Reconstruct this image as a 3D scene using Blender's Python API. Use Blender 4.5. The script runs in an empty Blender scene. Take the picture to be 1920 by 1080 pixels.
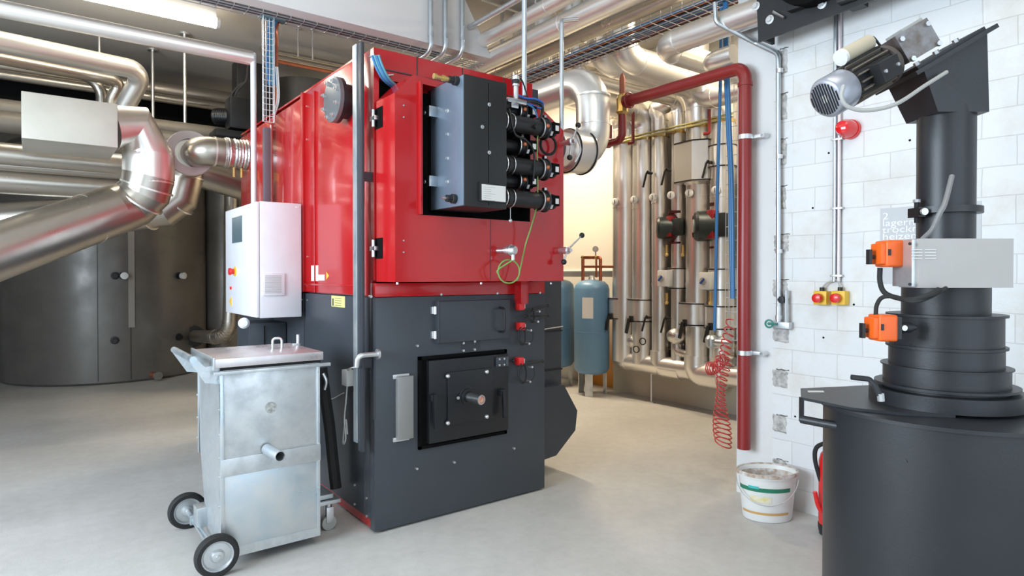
import bpy, bmesh, math, random
from mathutils import Vector, Matrix
random.seed(7)
S = bpy.context.scene
COL = S.collection
R = math.radians
PI = math.pi

# ------------------------------------------------------------------ camera
FPX = 1190.0                      # focal length in pixels of the 1920 px frame
CAM_H = 1.4
YAW = R(37.08)
PITCH = R(0.6)
SHY = 12.5                        # lens shift in pixels
cam_data = bpy.data.cameras.new('camera')
cam_data.sensor_width = 36.0
cam_data.lens = FPX / 1920.0 * 36.0
cam_data.shift_y = -SHY / 1920.0
cam_data.clip_start = 0.05
cam = bpy.data.objects.new('camera', cam_data)
COL.objects.link(cam)
cam.location = (0, 0, CAM_H)
cam.rotation_euler = (PI / 2 - PITCH, 0, -YAW)
S.camera = cam

# ------------------------------------------------------------------ view, world, daylight
S.view_settings.view_transform = 'Standard'
S.view_settings.look = 'None'
S.view_settings.gamma = 1.0
S.view_settings.use_curve_mapping = False
S.view_settings.exposure = 0.0
S.cycles.max_bounces = 8
S.cycles.sample_clamp_indirect = 6.0
S.cycles.caustics_reflective = False
S.cycles.caustics_refractive = False

W = bpy.data.worlds.new('world')
S.world = W
W.use_nodes = True
_bg = W.node_tree.nodes['Background']
_bg.inputs[0].default_value = (0.72, 0.86, 1.0, 1)
_bg.inputs[1].default_value = 1.0

def area_light(name, loc, direction, sx, sy, power, col, spread=180):
    d = bpy.data.lights.new(name, 'AREA')
    d.shape = 'RECTANGLE'; d.size = sx; d.size_y = sy
    d.energy = power; d.color = col; d.spread = R(spread)
    o = bpy.data.objects.new(name, d); COL.objects.link(o)
    o.location = loc
    o.rotation_euler = Vector(direction).to_track_quat('-Z', 'Y').to_euler()
    return o

# daylight through the gate behind the camera, and through the windows of the left wall
area_light('daylight_gate', (0.3, -2.75, 1.9), (0.0, 1, -0.05), 5.2, 3.2, 75, (0.76, 0.88, 1.0))
area_light('daylight_window', (-3.1, 2.6, 2.1), (1, 0.1, -0.1), 3.4, 1.9, 345, (0.74, 0.87, 1.0))
# ceiling lights of the hall (tubes that hang outside the picture) and of the back bays
area_light('lamp_light_hall', (1.2, 0.6, 3.9), (0, 0, -1), 1.6, 1.6, 30, (1.0, 0.93, 0.84))
area_light('lamp_light_back_bay', (4.5, 6.0, 3.82), (0, 0, -1), .16, 1.7, 150, (1.0, 0.82, 0.58))
area_light('lamp_light_side_bay', (4.75, 2.85, 3.82), (0, 0, -1), .16, 0.7, 52, (1.0, 0.85, 0.64))

# ------------------------------------------------------------------ ray helpers: photo measurements to points in the room
_F = Vector((math.sin(YAW), math.cos(YAW), 0)); _RT = Vector((math.cos(YAW), -math.sin(YAW), 0))
_FWD = (_F * math.cos(PITCH) + Vector((0, 0, -math.sin(PITCH))))
_UP = (_F * math.sin(PITCH) + Vector((0, 0, math.cos(PITCH))))
_C = Vector((0, 0, CAM_H))
def ray(px, py):
    return _FWD + _RT * ((px - 960) / FPX) + _UP * ((540 - SHY - py) / FPX)
def AX(px, py, x):
    r = ray(px, py); return _C + r * (x / r.x)
def AY(px, py, y):
    r = ray(px, py); return _C + r * (y / r.y)
def AZ(px, py, z):
    r = ray(px, py); return _C + r * ((z - CAM_H) / r.z)
def AD(px, py, d):
    return _C + ray(px, py) * d
def V(*a): return Vector(a)

# ------------------------------------------------------------------ materials
MATS = {}
def mat(name, col, rough=0.5, metal=0.0, spec=0.5, noise=0.0, nscale=8.0, col2=None, bump=0.0, bscale=60.0,
        rnoise=0.0, emit=None, estr=0.0, coat=0.0, stretch=None, alpha=None):
    if name in MATS: return MATS[name]
    m = bpy.data.materials.new(name); m.use_nodes = True
    nt = m.node_tree; N = nt.nodes; L = nt.links
    b = N['Principled BSDF']
    c = (*col, 1)
    b.inputs['Base Color'].default_value = c
    b.inputs['Roughness'].default_value = rough
    b.inputs['Metallic'].default_value = metal
    b.inputs['Specular IOR Level'].default_value = spec
    if coat: b.inputs['Coat Weight'].default_value = coat; b.inputs['Coat Roughness'].default_value = 0.08
    tc = N.new('ShaderNodeTexCoord')
    mp = N.new('ShaderNodeMapping'); L.new(tc.outputs['Object'], mp.inputs[0])
    if stretch: mp.inputs['Scale'].default_value = stretch
    nz = N.new('ShaderNodeTexNoise'); nz.inputs['Scale'].default_value = nscale; nz.inputs['Detail'].default_value = 6
    nz.inputs['Roughness'].default_value = 0.6
    L.new(mp.outputs[0], nz.inputs[0])
    mx = N.new('ShaderNodeMix'); mx.data_type = 'RGBA'
    c2 = col2 if col2 else tuple(v * (1 - max(noise, .04)) for v in col)
    mx.inputs['A'].default_value = c; mx.inputs['B'].default_value = (*c2, 1)
    rp = N.new('ShaderNodeMapRange'); rp.inputs[1].default_value = .38; rp.inputs[2].default_value = .64
    L.new(nz.outputs[0], rp.inputs[0]); L.new(rp.outputs[0], mx.inputs['Factor'])
    L.new(mx.outputs['Result'], b.inputs['Base Color'])
    if rnoise:
        rr = N.new('ShaderNodeMapRange'); rr.inputs[1].default_value = .35; rr.inputs[2].default_value = .65
        rr.inputs[3].default_value = max(0, rough - rnoise); rr.inputs[4].default_value = min(1, rough + rnoise)
        L.new(nz.outputs[0], rr.inputs[0]); L.new(rr.outputs[0], b.inputs['Roughness'])
    if bump:
        n2 = N.new('ShaderNodeTexNoise'); n2.inputs['Scale'].default_value = bscale; n2.inputs['Detail'].default_value = 4
        L.new(mp.outputs[0], n2.inputs[0])
        bp = N.new('ShaderNodeBump'); bp.inputs['Strength'].default_value = bump; bp.inputs['Distance'].default_value = 0.01
        L.new(n2.outputs[0], bp.inputs['Height']); L.new(bp.outputs[0], b.inputs['Normal'])
    if emit:
        b.inputs['Emission Color'].default_value = (*emit, 1); b.inputs['Emission Strength'].default_value = estr
    MATS[name] = m
    return m

RED = mat('red_paint', (0.49, 0.010, 0.013), .22, noise=.03, coat=.5, spec=.5)
GREY = mat('anthracite_paint', (0.048, 0.056, 0.067), .34, noise=.06, spec=.5, bump=.03, bscale=300)
POST = mat('post_paint', (0.038, 0.042, 0.052), .4)
BLACK = mat('black_paint', (0.012, 0.012, 0.013), .45, bump=.04, bscale=200)
CAST = mat('cast_black', (0.010, 0.011, 0.013), .38, bump=.05, bscale=150)
MATTE = mat('matte_black', (0.005, 0.005, 0.005), .9, spec=.1)
RUB = mat('rubber', (0.018, 0.018, 0.018), .75, bump=.05)
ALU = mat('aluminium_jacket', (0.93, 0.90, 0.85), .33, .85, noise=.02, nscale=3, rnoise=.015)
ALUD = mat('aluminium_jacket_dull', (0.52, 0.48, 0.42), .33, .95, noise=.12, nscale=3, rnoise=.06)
FOIL = mat('foil', (0.78, 0.77, 0.75), .34, 1.0, noise=.2, nscale=30, bump=.5, bscale=45)
GALV = mat('galvanised', (0.66, 0.69, 0.70), .42, .75, noise=.2, nscale=9, rnoise=.1, col2=(0.50, 0.53, 0.55))
GALVB = mat('galvanised_blue', (0.54, 0.63, 0.69), .36, .8, nscale=6, rnoise=.1, col2=(0.66, 0.68, 0.68))
STEEL = mat('steel', (0.62, 0.63, 0.64), .3, 1.0, noise=.1)
ZINC = mat('zinc', (0.72, 0.73, 0.74), .38, .9, noise=.1, nscale=30)
CONDUIT = mat('conduit', (0.60, 0.66, 0.70), .3, .85, noise=.1)
WHITE = mat('white_enamel', (0.80, 0.80, 0.84), .35, coat=.2)
PLASTIC = mat('white_plastic', (0.78, 0.78, 0.76), .45)
GREYP = mat('grey_plastic', (0.42, 0.42, 0.40), .5)
ORANGE = mat('orange_plastic', (0.86, 0.13, 0.012), .38)
YELLOW = mat('yellow_plastic', (0.82, 0.50, 0.03), .45)
YLAB = mat('yellow_label', (0.85, 0.78, 0.25), .5)
REDP = mat('red_plastic', (0.72, 0.02, 0.02), .3, coat=.3)
DRED = mat('red_pipe_paint', (0.26, 0.022, 0.020), .34, noise=.08, spec=.5)
COPPER = mat('copper', (0.60, 0.20, 0.10), .38, .7, noise=.25, nscale=20)
BRASS = mat('brass', (0.72, 0.50, 0.18), .35, .9, noise=.15)
BLUE = mat('blue_cable', (0.045, 0.19, 0.42), .45)
TEAL = mat('teal_cable', (0.10, 0.33, 0.42), .45)
GREEN = mat('green_cable', (0.20, 0.42, 0.10), .45)
TANKB = mat('blue_tank_paint', (0.13, 0.27, 0.43), .38, noise=.05)
BURNER = mat('blue_grey_steel', (0.20, 0.26, 0.33), .36, .5, noise=.08)
BOXB = mat('air_box_black', (0.011, 0.011, 0.0115), .42)
PAPER = mat('paper', (0.74, 0.74, 0.71), .6)
INK = mat('ink', (0.10, 0.10, 0.11), .6)
DARKT = mat('tank_jacket', (0.16, 0.15, 0.135), .36, .25, noise=.18, nscale=3, rnoise=.08)
DRUM = mat('drum_paint', (0.021, 0.023, 0.027), .40, noise=.15, nscale=5, bump=.04, bscale=120)
SCREEN = mat('screen', (0.10, 0.15, 0.17), .25)
GLASSO = mat('sight_glass', (0.75, 0.25, 0.12), .12, noise=.4, nscale=60, col2=(0.85, 0.55, 0.42))
TUBE = mat('lamp_tube', (1, 1, 1), .4, emit=(1.0, 0.90, 0.72), estr=34.0)
PINK = mat('insulation_end', (0.78, 0.68, 0.65), .55)
CREAM = mat('cream_sheet', (0.60, 0.56, 0.48), .42, .5, noise=.06)

# ------------------------------------------------------------------ mesh builder
def fillet(pts, rad, n=7):
    pts = [Vector(p) for p in pts]
    out = [pts[0]]
    for i in range(1, len(pts) - 1):
        a, b, c = pts[i - 1], pts[i], pts[i + 1]
        u = (a - b); w = (c - b)
        lu, lw = u.length, w.length
        u.normalize(); w.normalize()
        ang = u.angle(w)
        if ang > PI - 0.02: out.append(b); continue
        t = min(rad / math.tan(ang / 2), lu * .49, lw * .49)
        rr = t * math.tan(ang / 2)
        cen = b + (u + w).normalized() * (rr / math.sin(ang / 2))
        p0 = b + u * t; p1 = b + w * t
        v0 = p0 - cen; v1 = p1 - cen
        tot = v0.angle(v1)
        ax = v0.cross(v1).normalized()
        for k in range(n + 1):
            out.append(cen + Matrix.Rotation(tot * k / n, 3, ax) @ v0)
    out.append(pts[-1])
    return out

def smooth_path(pts, n=6):
    pts = [Vector(p) for p in pts]
    if len(pts) < 3: return pts
    P = [pts[0] * 2 - pts[1]] + pts + [pts[-1] * 2 - pts[-2]]
    out = []
    for i in range(1, len(P) - 2):
        p0, p1, p2, p3 = P[i - 1], P[i], P[i + 1], P[i + 2]
        for k in range(n):
            t = k / n
            out.append(.5 * ((2 * p1) + (-p0 + p2) * t + (2 * p0 - 5 * p1 + 4 * p2 - p3) * t * t + (-p0 + 3 * p1 - 3 * p2 + p3) * t ** 3))
    out.append(pts[-1])
    return out

def perp(d):
    d = d.normalized()
    a = Vector((0, 0, 1)) if abs(d.z) < .9 else Vector((1, 0, 0))
    u = d.cross(a).normalized()
    return u, d.cross(u).normalized()

SPLIT = {'plate_screw', 'side_screw', 'rivet', 'disc_screw', 'bottom_screw', 'seam_band', 'seam_bead', 'cooling_fin', 'pipe_rib',
         'cooling_rib', 'clamp_screw', 'frame_joint', 'housing_seam', 'plate_bolt', 'cable_tie', 'flange_bolt', 'box_screw', 'gear_bolt',
         'clamp_nut', 'dowel_hole', 'tank_screw'}
class MB:
    def __init__(s): s.bm = bmesh.new()
    def face(s, vs):
        try: return s.bm.faces.new(vs)
        except ValueError: return None
    def box(s, a, b):
        a = Vector(a); b = Vector(b)
        x0, x1 = sorted((a.x, b.x)); y0, y1 = sorted((a.y, b.y)); z0, z1 = sorted((a.z, b.z))
        return s.prism([(x0, y0), (x1, y0), (x1, y1), (x0, y1)], 'z', z0, z1)
    def bev(s, a, b, r, axis=None):
        """box with bevelled edges"""
        a = Vector(a); b = Vector(b)
        t = bmesh.new()
        c = (a + b) / 2; d = b - a
        M = Matrix.Translation(c) @ Matrix.Diagonal((abs(d.x), abs(d.y), abs(d.z), 1))
        bmesh.ops.create_cube(t, size=1, matrix=M)
        bmesh.ops.bevel(t, geom=t.edges[:], offset=min(r, min(abs(d.x), abs(d.y), abs(d.z)) * .45), segments=2, affect='EDGES', profile=.6)
        me = bpy.data.meshes.new('t'); t.to_mesh(me); t.free(); s.bm.from_mesh(me); bpy.data.meshes.remove(me)
        return s
    def obox(s, c, u, v, w, hu, hv, hw):
        """oriented box: centre, three axes, half sizes"""
        c = Vector(c); u = Vector(u).normalized() * hu; v = Vector(v).normalized() * hv; w = Vector(w).normalized() * hw
        vs = [s.bm.verts.new(c + u * i + v * j + w * k) for i in (-1, 1) for j in (-1, 1) for k in (-1, 1)]
        for f in ((0, 1, 3, 2), (4, 6, 7, 5), (0, 4, 5, 1), (2, 3, 7, 6), (0, 2, 6, 4), (1, 5, 7, 3)):
            s.face([vs[i] for i in f])
        return s
    def prism(s, poly, axis, lo, hi):
        """poly: 2-D outline; axis 'x': (y,z), 'y': (x,z), 'z': (x,y)"""
        def mk(p, h):
            if axis == 'z': return Vector((p[0], p[1], h))
            if axis == 'y': return Vector((p[0], h, p[1]))
            return Vector((h, p[0], p[1]))
        a = [s.bm.verts.new(mk(p, lo)) for p in poly]; b = [s.bm.verts.new(mk(p, hi)) for p in poly]
        s.face(a); s.face(b[::-1])
        n = len(poly)
        for i in range(n):
            j = (i + 1) % n
            s.face([a[i], a[j], b[j], b[i]])
        return s
    def sweep(s, pts, r, seg=16, cap=True, closed=False, rfun=None):
        pts = [Vector(p) for p in pts]
        n = len(pts)
        dirs = []
        for i in range(n):
            if closed: d = pts[(i + 1) % n] - pts[i - 1]
            elif i == 0: d = pts[1] - pts[0]
            elif i == n - 1: d = pts[-1] - pts[-2]
            else: d = (pts[i + 1] - pts[i]).normalized() + (pts[i] - pts[i - 1]).normalized()
            dirs.append(d.normalized() if d.length > 1e-9 else Vector((0, 0, 1)))
        u, v = perp(dirs[0])
        rings = []
        for i in range(n):
            if i:
                q = dirs[i - 1].rotation_difference(dirs[i])
                u = q @ u; v = q @ v
            rr = rfun(i) if rfun else r
            k = 1.0
            rings.append([s.bm.verts.new(pts[i] + (u * math.cos(2 * PI * j / seg) + v * math.sin(2 * PI * j / seg)) * rr) for j in range(seg)])
        m = n if closed else n - 1
        for i in range(m):
            A = rings[i]; B = rings[(i + 1) % n]
            for j in range(seg):
                s.face([A[j], A[(j + 1) % seg], B[(j + 1) % seg], B[j]])
        if cap and not closed:
            s.face(rings[0][::-1]); s.face(rings[-1])
        return s
    def cyl(s, a, b, r, r2=None, seg=24, cap=True):
        r2 = r if r2 is None else r2
        return s.sweep([a, b], r, seg, cap, rfun=lambda i: (r, r2)[i])
    def hollow(s, a, b, r, ri, seg=28):
        """open tube with wall"""
        a = Vector(a); b = Vector(b); u, v = perp(b - a)
        R4 = []
        for p, rr in ((a, r), (b, r), (b, ri), (a, ri)):
            R4.append([s.bm.verts.new(p + (u * math.cos(2 * PI * j / seg) + v * math.sin(2 * PI * j / seg)) * rr) for j in range(seg)])
        for k in range(4):
            A, B = R4[k], R4[(k + 1) % 4]
            for j in range(seg): s.face([A[j], A[(j + 1) % seg], B[(j + 1) % seg], B[j]])
        return s
    def lathe(s, base, axis, prof, seg=36, cap=True):
        """prof: list of (distance along axis, radius)"""
        base = Vector(base); d = Vector(axis).normalized(); u, v = perp(d)
        rings = []
        for h, r in prof:
            if r < 1e-6: rings.append([s.bm.verts.new(base + d * h)])
            else: rings.append([s.bm.verts.new(base + d * h + (u * math.cos(2 * PI * j / seg) + v * math.sin(2 * PI * j / seg)) * r) for j in range(seg)])
        for A, B in zip(rings, rings[1:]):
            if len(A) == 1 and len(B) == 1: continue
            for j in range(seg):
                a0 = A[0] if len(A) == 1 else A[j]; a1 = A[0] if len(A) == 1 else A[(j + 1) % seg]
                b0 = B[0] if len(B) == 1 else B[j]; b1 = B[0] if len(B) == 1 else B[(j + 1) % seg]
                vs = []
                for q in (a0, a1, b1, b0):
                    if q not in vs: vs.append(q)
                if len(vs) >= 3: s.face(vs)
        if cap:
            if len(rings[0]) > 1: s.face(rings[0][::-1])
            if len(rings[-1]) > 1: s.face(rings[-1])
        return s
    def sphere(s, c, r, sc=(1, 1, 1), seg=20):
        M = Matrix.Translation(Vector(c)) @ Matrix.Diagonal((r * sc[0], r * sc[1], r * sc[2], 1))
        bmesh.ops.create_uvsphere(s.bm, u_segments=seg, v_segments=max(8, seg // 2), radius=1, matrix=M)
        return s
    def torus(s, c, axis, r, t, seg=32, ts=10):
        u, v = perp(Vector(axis)); c = Vector(c)
        return s.sweep([c + (u * math.cos(2 * PI * i / seg) + v * math.sin(2 * PI * i / seg)) * r for i in range(seg)], t, ts, closed=True)
    def islands(s):
        seen = {}; groups = []
        s.bm.verts.index_update()
        for v in s.bm.verts:
            if v in seen: continue
            st = [v]; seen[v] = 1; g = []
            while st:
                x = st.pop(); g.append(x)
                for e in x.link_edges:
                    o = e.other_vert(x)
                    if o not in seen: seen[o] = 1; st.append(o)
            groups.append(g)
        if len(groups) < 2: return groups
        out = []
        for g in groups:
            m = MB(); mp = {v: m.bm.verts.new(v.co) for v in g}
            fs = set(f for v in g for f in v.link_faces)
            for f in fs: m.face([mp[v] for v in f.verts])
            out.append(m)
        return out
    def hexa(s, a, b, r): return s.cyl(a, b, r, seg=6)
    def build(s, name, m, parent=None, ang=35, label=None, cat=None, group=None, kind=None, origin=None):
        if name in SPLIT:
            isl = s.islands()
            if len(isl) > 1:
                out = None
                for m_ in isl: out = m_.build(name, m, parent, ang, label, cat, group, kind, origin)
                s.bm.free(); return out
        bm = s.bm
        bmesh.ops.recalc_face_normals(bm, faces=bm.faces[:])
        if parent is not None:
            off = wloc(parent)
        elif origin is not None: off = Vector(origin)
        elif kind == 'structure': off = Vector((0, 0, 0))
        else:
            xs = [v.co.x for v in bm.verts]; ys = [v.co.y for v in bm.verts]; zs = [v.co.z for v in bm.verts]
            off = Vector(((min(xs) + max(xs)) / 2, (min(ys) + max(ys)) / 2, min(zs)))
        bmesh.ops.translate(bm, verts=bm.verts[:], vec=-off)
        me = bpy.data.meshes.new(name); bm.to_mesh(me); bm.free()
        me.materials.append(m)
        me.shade_smooth()
        me.set_sharp_from_angle(angle=R(ang))
        o = bpy.data.objects.new(name, me); COL.objects.link(o)
        if parent is not None: o.parent = parent
        else: o.location = off
        if label: o['label'] = label
        if cat: o['category'] = cat
        if group: o['group'] = group
        if kind: o['kind'] = kind
        return o

def wloc(o):
    l = Vector(o.location)
    while o.parent is not None:
        o = o.parent; l = l + Vector(o.location)
    return l

def thing(name, label, cat, loc, group=None):
    o = bpy.data.objects.new(name, None); COL.objects.link(o)
    o.location = loc; o['label'] = label; o['category'] = cat
    o.empty_display_size = .1
    if group: o['group'] = group
    return o

def copy_tree(o, parent=None):
    c = o.copy(); COL.objects.link(c)
    if parent is not None: c.parent = parent
    for ch in [x for x in COL.objects if x.parent == o]:
        copy_tree(ch, c)
    return c

def text_mesh(txt, name, m, parent, origin, xdir, zdir, size, label=None, depth=.0008, spacing=1.0, wide=1.0):
    """raised lettering as a mesh: origin lower-left, xdir reading direction, zdir up"""
    cu = bpy.data.curves.new('t', 'FONT'); cu.body = txt; cu.size = size; cu.extrude = depth; cu.space_line = spacing
    to = bpy.data.objects.new('t', cu); COL.objects.link(to)
    dg = bpy.context.evaluated_depsgraph_get()
    me = bpy.data.meshes.new_from_object(to.evaluated_get(dg))
    COL.objects.unlink(to); bpy.data.objects.remove(to)
    x = Vector(xdir).normalized(); z = Vector(zdir).normalized(); y = z.cross(x); x = x * wide
    M = Matrix(((x.x, z.x, -y.x, 0), (x.y, z.y, -y.y, 0), (x.z, z.z, -y.z, 0), (0, 0, 0, 1)))
    me.transform(Matrix.Translation(Vector(origin) - wloc(parent)) @ M)
    me.materials.clear(); me.materials.append(m); me.name = name
    o = bpy.data.objects.new(name, me); COL.objects.link(o); o.parent = parent
    if label: o['label'] = label
    return o

def alu_pipe(pts, r, name, label, cat='pipe', m=None, bend=None, seg=28, bands=True, step=.9, group=None, ends=None):
    """insulated pipe in sheet-metal jacket with mitred bends and seam bands"""
    m = m or ALU
    P = fillet(pts, bend or r * 1.9, 5)
    t = thing(name, label, cat, min(P, key=lambda p: p.z) , group)
    b = MB().sweep(P, r, seg); b.build('jacket', m, t, ang=20)
    if bands:
        bb = MB(); cnt = 0
        for i in range(len(P) - 1):
            d = P[i + 1] - P[i]
            if d.length > .35:
                n = max(1, int(d.length / step))
                for k in range(n + 1):
                    if k == 0 and i == 0: continue
                    c = P[i] + d * (k / n); e = d.normalized() * .008
                    bb.sweep([c - e, c + e], r + .0035, seg); cnt += 1
        if cnt: bb.build('seam_band', m, t)
        else: bb.bm.free()
    return t

def cable(pts, r, name, m, parent=None, seg=8, n=6, **kw):
    return MB().sweep(smooth_path(pts, n), r, seg).build(name, m, parent, **kw)
# ------------------------------------------------------------------ room materials
def floor_material():
    m = bpy.data.materials.new('concrete_floor'); m.use_nodes = True
    nt = m.node_tree; N = nt.nodes; L = nt.links; b = N['Principled BSDF']
    tc = N.new('ShaderNodeTexCoord')
    def nz(sc, det, rough=.6):
        n = N.new('ShaderNodeTexNoise'); n.inputs['Scale'].default_value = sc; n.inputs['Detail'].default_value = det
        n.inputs['Roughness'].default_value = rough
        L.new(tc.outputs['Object'], n.inputs[0]); return n
    a = nz(.9, 8, .65); c = nz(14, 6, .7); d = nz(120, 3)
    r1 = N.new('ShaderNodeValToRGB')
    r1.color_ramp.elements[0].position = .3; r1.color_ramp.elements[0].color = (0.50, 0.485, 0.455, 1)
    r1.color_ramp.elements[1].position = .7; r1.color_ramp.elements[1].color = (0.64, 0.625, 0.59, 1)
    L.new(a.outputs[0], r1.inputs[0])
    r2 = N.new('ShaderNodeValToRGB')
    r2.color_ramp.elements[0].position = .25; r2.color_ramp.elements[0].color = (0.88, 0.88, 0.88, 1)
    r2.color_ramp.elements[1].position = .6; r2.color_ramp.elements[1].color = (1, 1, 1, 1)
    L.new(c.outputs[0], r2.inputs[0])
    mx = N.new('ShaderNodeMix'); mx.data_type = 'RGBA'; mx.blend_type = 'MULTIPLY'; mx.inputs['Factor'].default_value = 1
    L.new(r1.outputs[0], mx.inputs['A']); L.new(r2.outputs[0], mx.inputs['B'])
    L.new(mx.outputs['Result'], b.inputs['Base Color'])
    rr = N.new('ShaderNodeMapRange'); rr.inputs[3].default_value = .38; rr.inputs[4].default_value = .62
    L.new(a.outputs[0], rr.inputs[0]); L.new(rr.outputs[0], b.inputs['Roughness'])
    bp = N.new('ShaderNodeBump'); bp.inputs['Strength'].default_value = .08; bp.inputs['Distance'].default_value = .01
    L.new(d.outputs[0], bp.inputs['Height']); L.new(bp.outputs[0], b.inputs['Normal'])
    return m

def block_material():
    """whitewashed sand-lime blocks on a wall in the YZ plane, with the smooth plaster strip at its far edge"""
    m = bpy.data.materials.new('painted_blocks'); m.use_nodes = True
    nt = m.node_tree; N = nt.nodes; L = nt.links; b = N['Principled BSDF']
    tc = N.new('ShaderNodeTexCoord'); sp = N.new('ShaderNodeSeparateXYZ'); L.new(tc.outputs['Object'], sp.inputs[0])
    cb = N.new('ShaderNodeCombineXYZ'); L.new(sp.outputs[1], cb.inputs[0]); L.new(sp.outputs[2], cb.inputs[1])
    # slightly wavy joints
    wn = N.new('ShaderNodeTexNoise'); wn.inputs['Scale'].default_value = 3.2; L.new(cb.outputs[0], wn.inputs[0])
    sc = N.new('ShaderNodeVectorMath'); sc.operation = 'SCALE'; sc.inputs['Scale'].default_value = .022
    L.new(wn.outputs['Color'], sc.inputs[0])
    ad = N.new('ShaderNodeVectorMath'); ad.operation = 'ADD'; L.new(cb.outputs[0], ad.inputs[0]); L.new(sc.outputs[0], ad.inputs[1])
    br = N.new('ShaderNodeTexBrick'); L.new(ad.outputs[0], br.inputs[0])
    br.offset = .5; br.inputs['Scale'].default_value = 1.0
    br.inputs['Brick Width'].default_value = .27; br.inputs['Row Height'].default_value = .137
    br.inputs['Mortar Size'].default_value = .0028; br.inputs['Mortar Smooth'].default_value = .3
    br.inputs['Color1'].default_value = (0.76, 0.765, 0.76, 1); br.inputs['Color2'].default_value = (0.72, 0.73, 0.73, 1)
    br.inputs['Mortar'].default_value = (0.60, 0.60, 0.59, 1)
    n1 = N.new('ShaderNodeTexNoise'); n1.inputs['Scale'].default_value = 2.2; n1.inputs['Detail'].default_value = 7
    n1.inputs['Roughness'].default_value = .7
    L.new(tc.outputs['Object'], n1.inputs[0])
    rp = N.new('ShaderNodeValToRGB')
    rp.color_ramp.elements[0].position = .32; rp.color_ramp.elements[0].color = (0.86, 0.80, 0.70, 1)
    rp.color_ramp.elements[1].position = .52; rp.color_ramp.elements[1].color = (1, 1, 1, 1)
    L.new(n1.outputs[0], rp.inputs[0])
    mx = N.new('ShaderNodeMix'); mx.data_type = 'RGBA'; mx.blend_type = 'MULTIPLY'; mx.inputs['Factor'].default_value = .75
    L.new(br.outputs['Color'], mx.inputs['A']); L.new(rp.outputs[0], mx.inputs['B'])
    # plaster strip mask: y > 2.14
    ms = N.new('ShaderNodeMapRange'); ms.inputs[1].default_value = 2.125; ms.inputs[2].default_value = 2.145
    L.new(sp.outputs[1], ms.inputs[0])
    m2 = N.new('ShaderNodeMix'); m2.data_type = 'RGBA'
    L.new(ms.outputs[0], m2.inputs['Factor']); L.new(mx.outputs['Result'], m2.inputs['A']); m2.inputs['B'].default_value = (0.73, 0.73, 0.72, 1)
    L.new(m2.outputs['Result'], b.inputs['Base Color'])
    b.inputs['Roughness'].default_value = .75
    n3 = N.new('ShaderNodeTexNoise'); n3.inputs['Scale'].default_value = 55; n3.inputs['Detail'].default_value = 5
    L.new(tc.outputs['Object'], n3.inputs[0])
    iv = N.new('ShaderNodeMath'); iv.operation = 'SUBTRACT'; iv.inputs[0].default_value = 1; L.new(ms.outputs[0], iv.inputs[1])
    jt = N.new('ShaderNodeMath'); jt.operation = 'MULTIPLY'; L.new(br.outputs['Fac'], jt.inputs[0]); L.new(iv.outputs[0], jt.inputs[1])
    h = N.new('ShaderNodeMath'); h.operation = 'MULTIPLY_ADD'; h.inputs[1].default_value = -1.3
    L.new(jt.outputs[0], h.inputs[0]); L.new(n3.outputs[0], h.inputs[2])
    bp = N.new('ShaderNodeBump'); bp.inputs['Strength'].default_value = .35; bp.inputs['Distance'].default_value = .004
    L.new(h.outputs[0], bp.inputs['Height']); L.new(bp.outputs[0], b.inputs['Normal'])
    return m

def cream_ochre_wall():
    """cream wall with the grey painted dado below the gas pipe and the ochre patch behind the blue tank"""
    m = bpy.data.materials.new('cream_wall'); m.use_nodes = True
    nt = m.node_tree; N = nt.nodes; L = nt.links; b = N['Principled BSDF']
    tc = N.new('ShaderNodeTexCoord'); sp = N.new('ShaderNodeSeparateXYZ'); L.new(tc.outputs['Object'], sp.inputs[0])
    nz = N.new('ShaderNodeTexNoise'); nz.inputs['Scale'].default_value = 3; nz.inputs['Detail'].default_value = 5
    L.new(tc.outputs['Object'], nz.inputs[0])
    # ochre patch: y between 5.5 and 6.1, low on the wall
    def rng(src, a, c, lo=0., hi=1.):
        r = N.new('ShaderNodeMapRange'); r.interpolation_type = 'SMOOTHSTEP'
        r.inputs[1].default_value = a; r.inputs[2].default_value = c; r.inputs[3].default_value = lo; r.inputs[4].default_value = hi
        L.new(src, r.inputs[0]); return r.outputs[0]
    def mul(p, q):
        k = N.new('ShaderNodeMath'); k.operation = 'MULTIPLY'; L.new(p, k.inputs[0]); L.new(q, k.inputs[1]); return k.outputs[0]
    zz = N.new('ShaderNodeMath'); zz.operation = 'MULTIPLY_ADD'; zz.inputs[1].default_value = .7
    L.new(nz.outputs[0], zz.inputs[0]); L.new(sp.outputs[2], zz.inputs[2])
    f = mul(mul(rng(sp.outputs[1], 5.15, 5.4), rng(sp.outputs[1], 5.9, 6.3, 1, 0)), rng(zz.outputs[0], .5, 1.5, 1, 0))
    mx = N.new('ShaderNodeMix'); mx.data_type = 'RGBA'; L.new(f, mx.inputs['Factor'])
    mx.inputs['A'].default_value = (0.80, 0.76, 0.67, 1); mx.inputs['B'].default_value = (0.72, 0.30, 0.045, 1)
    L.new(mx.outputs['Result'], b.inputs['Base Color']); b.inputs['Roughness'].default_value = .8
    return m

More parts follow.
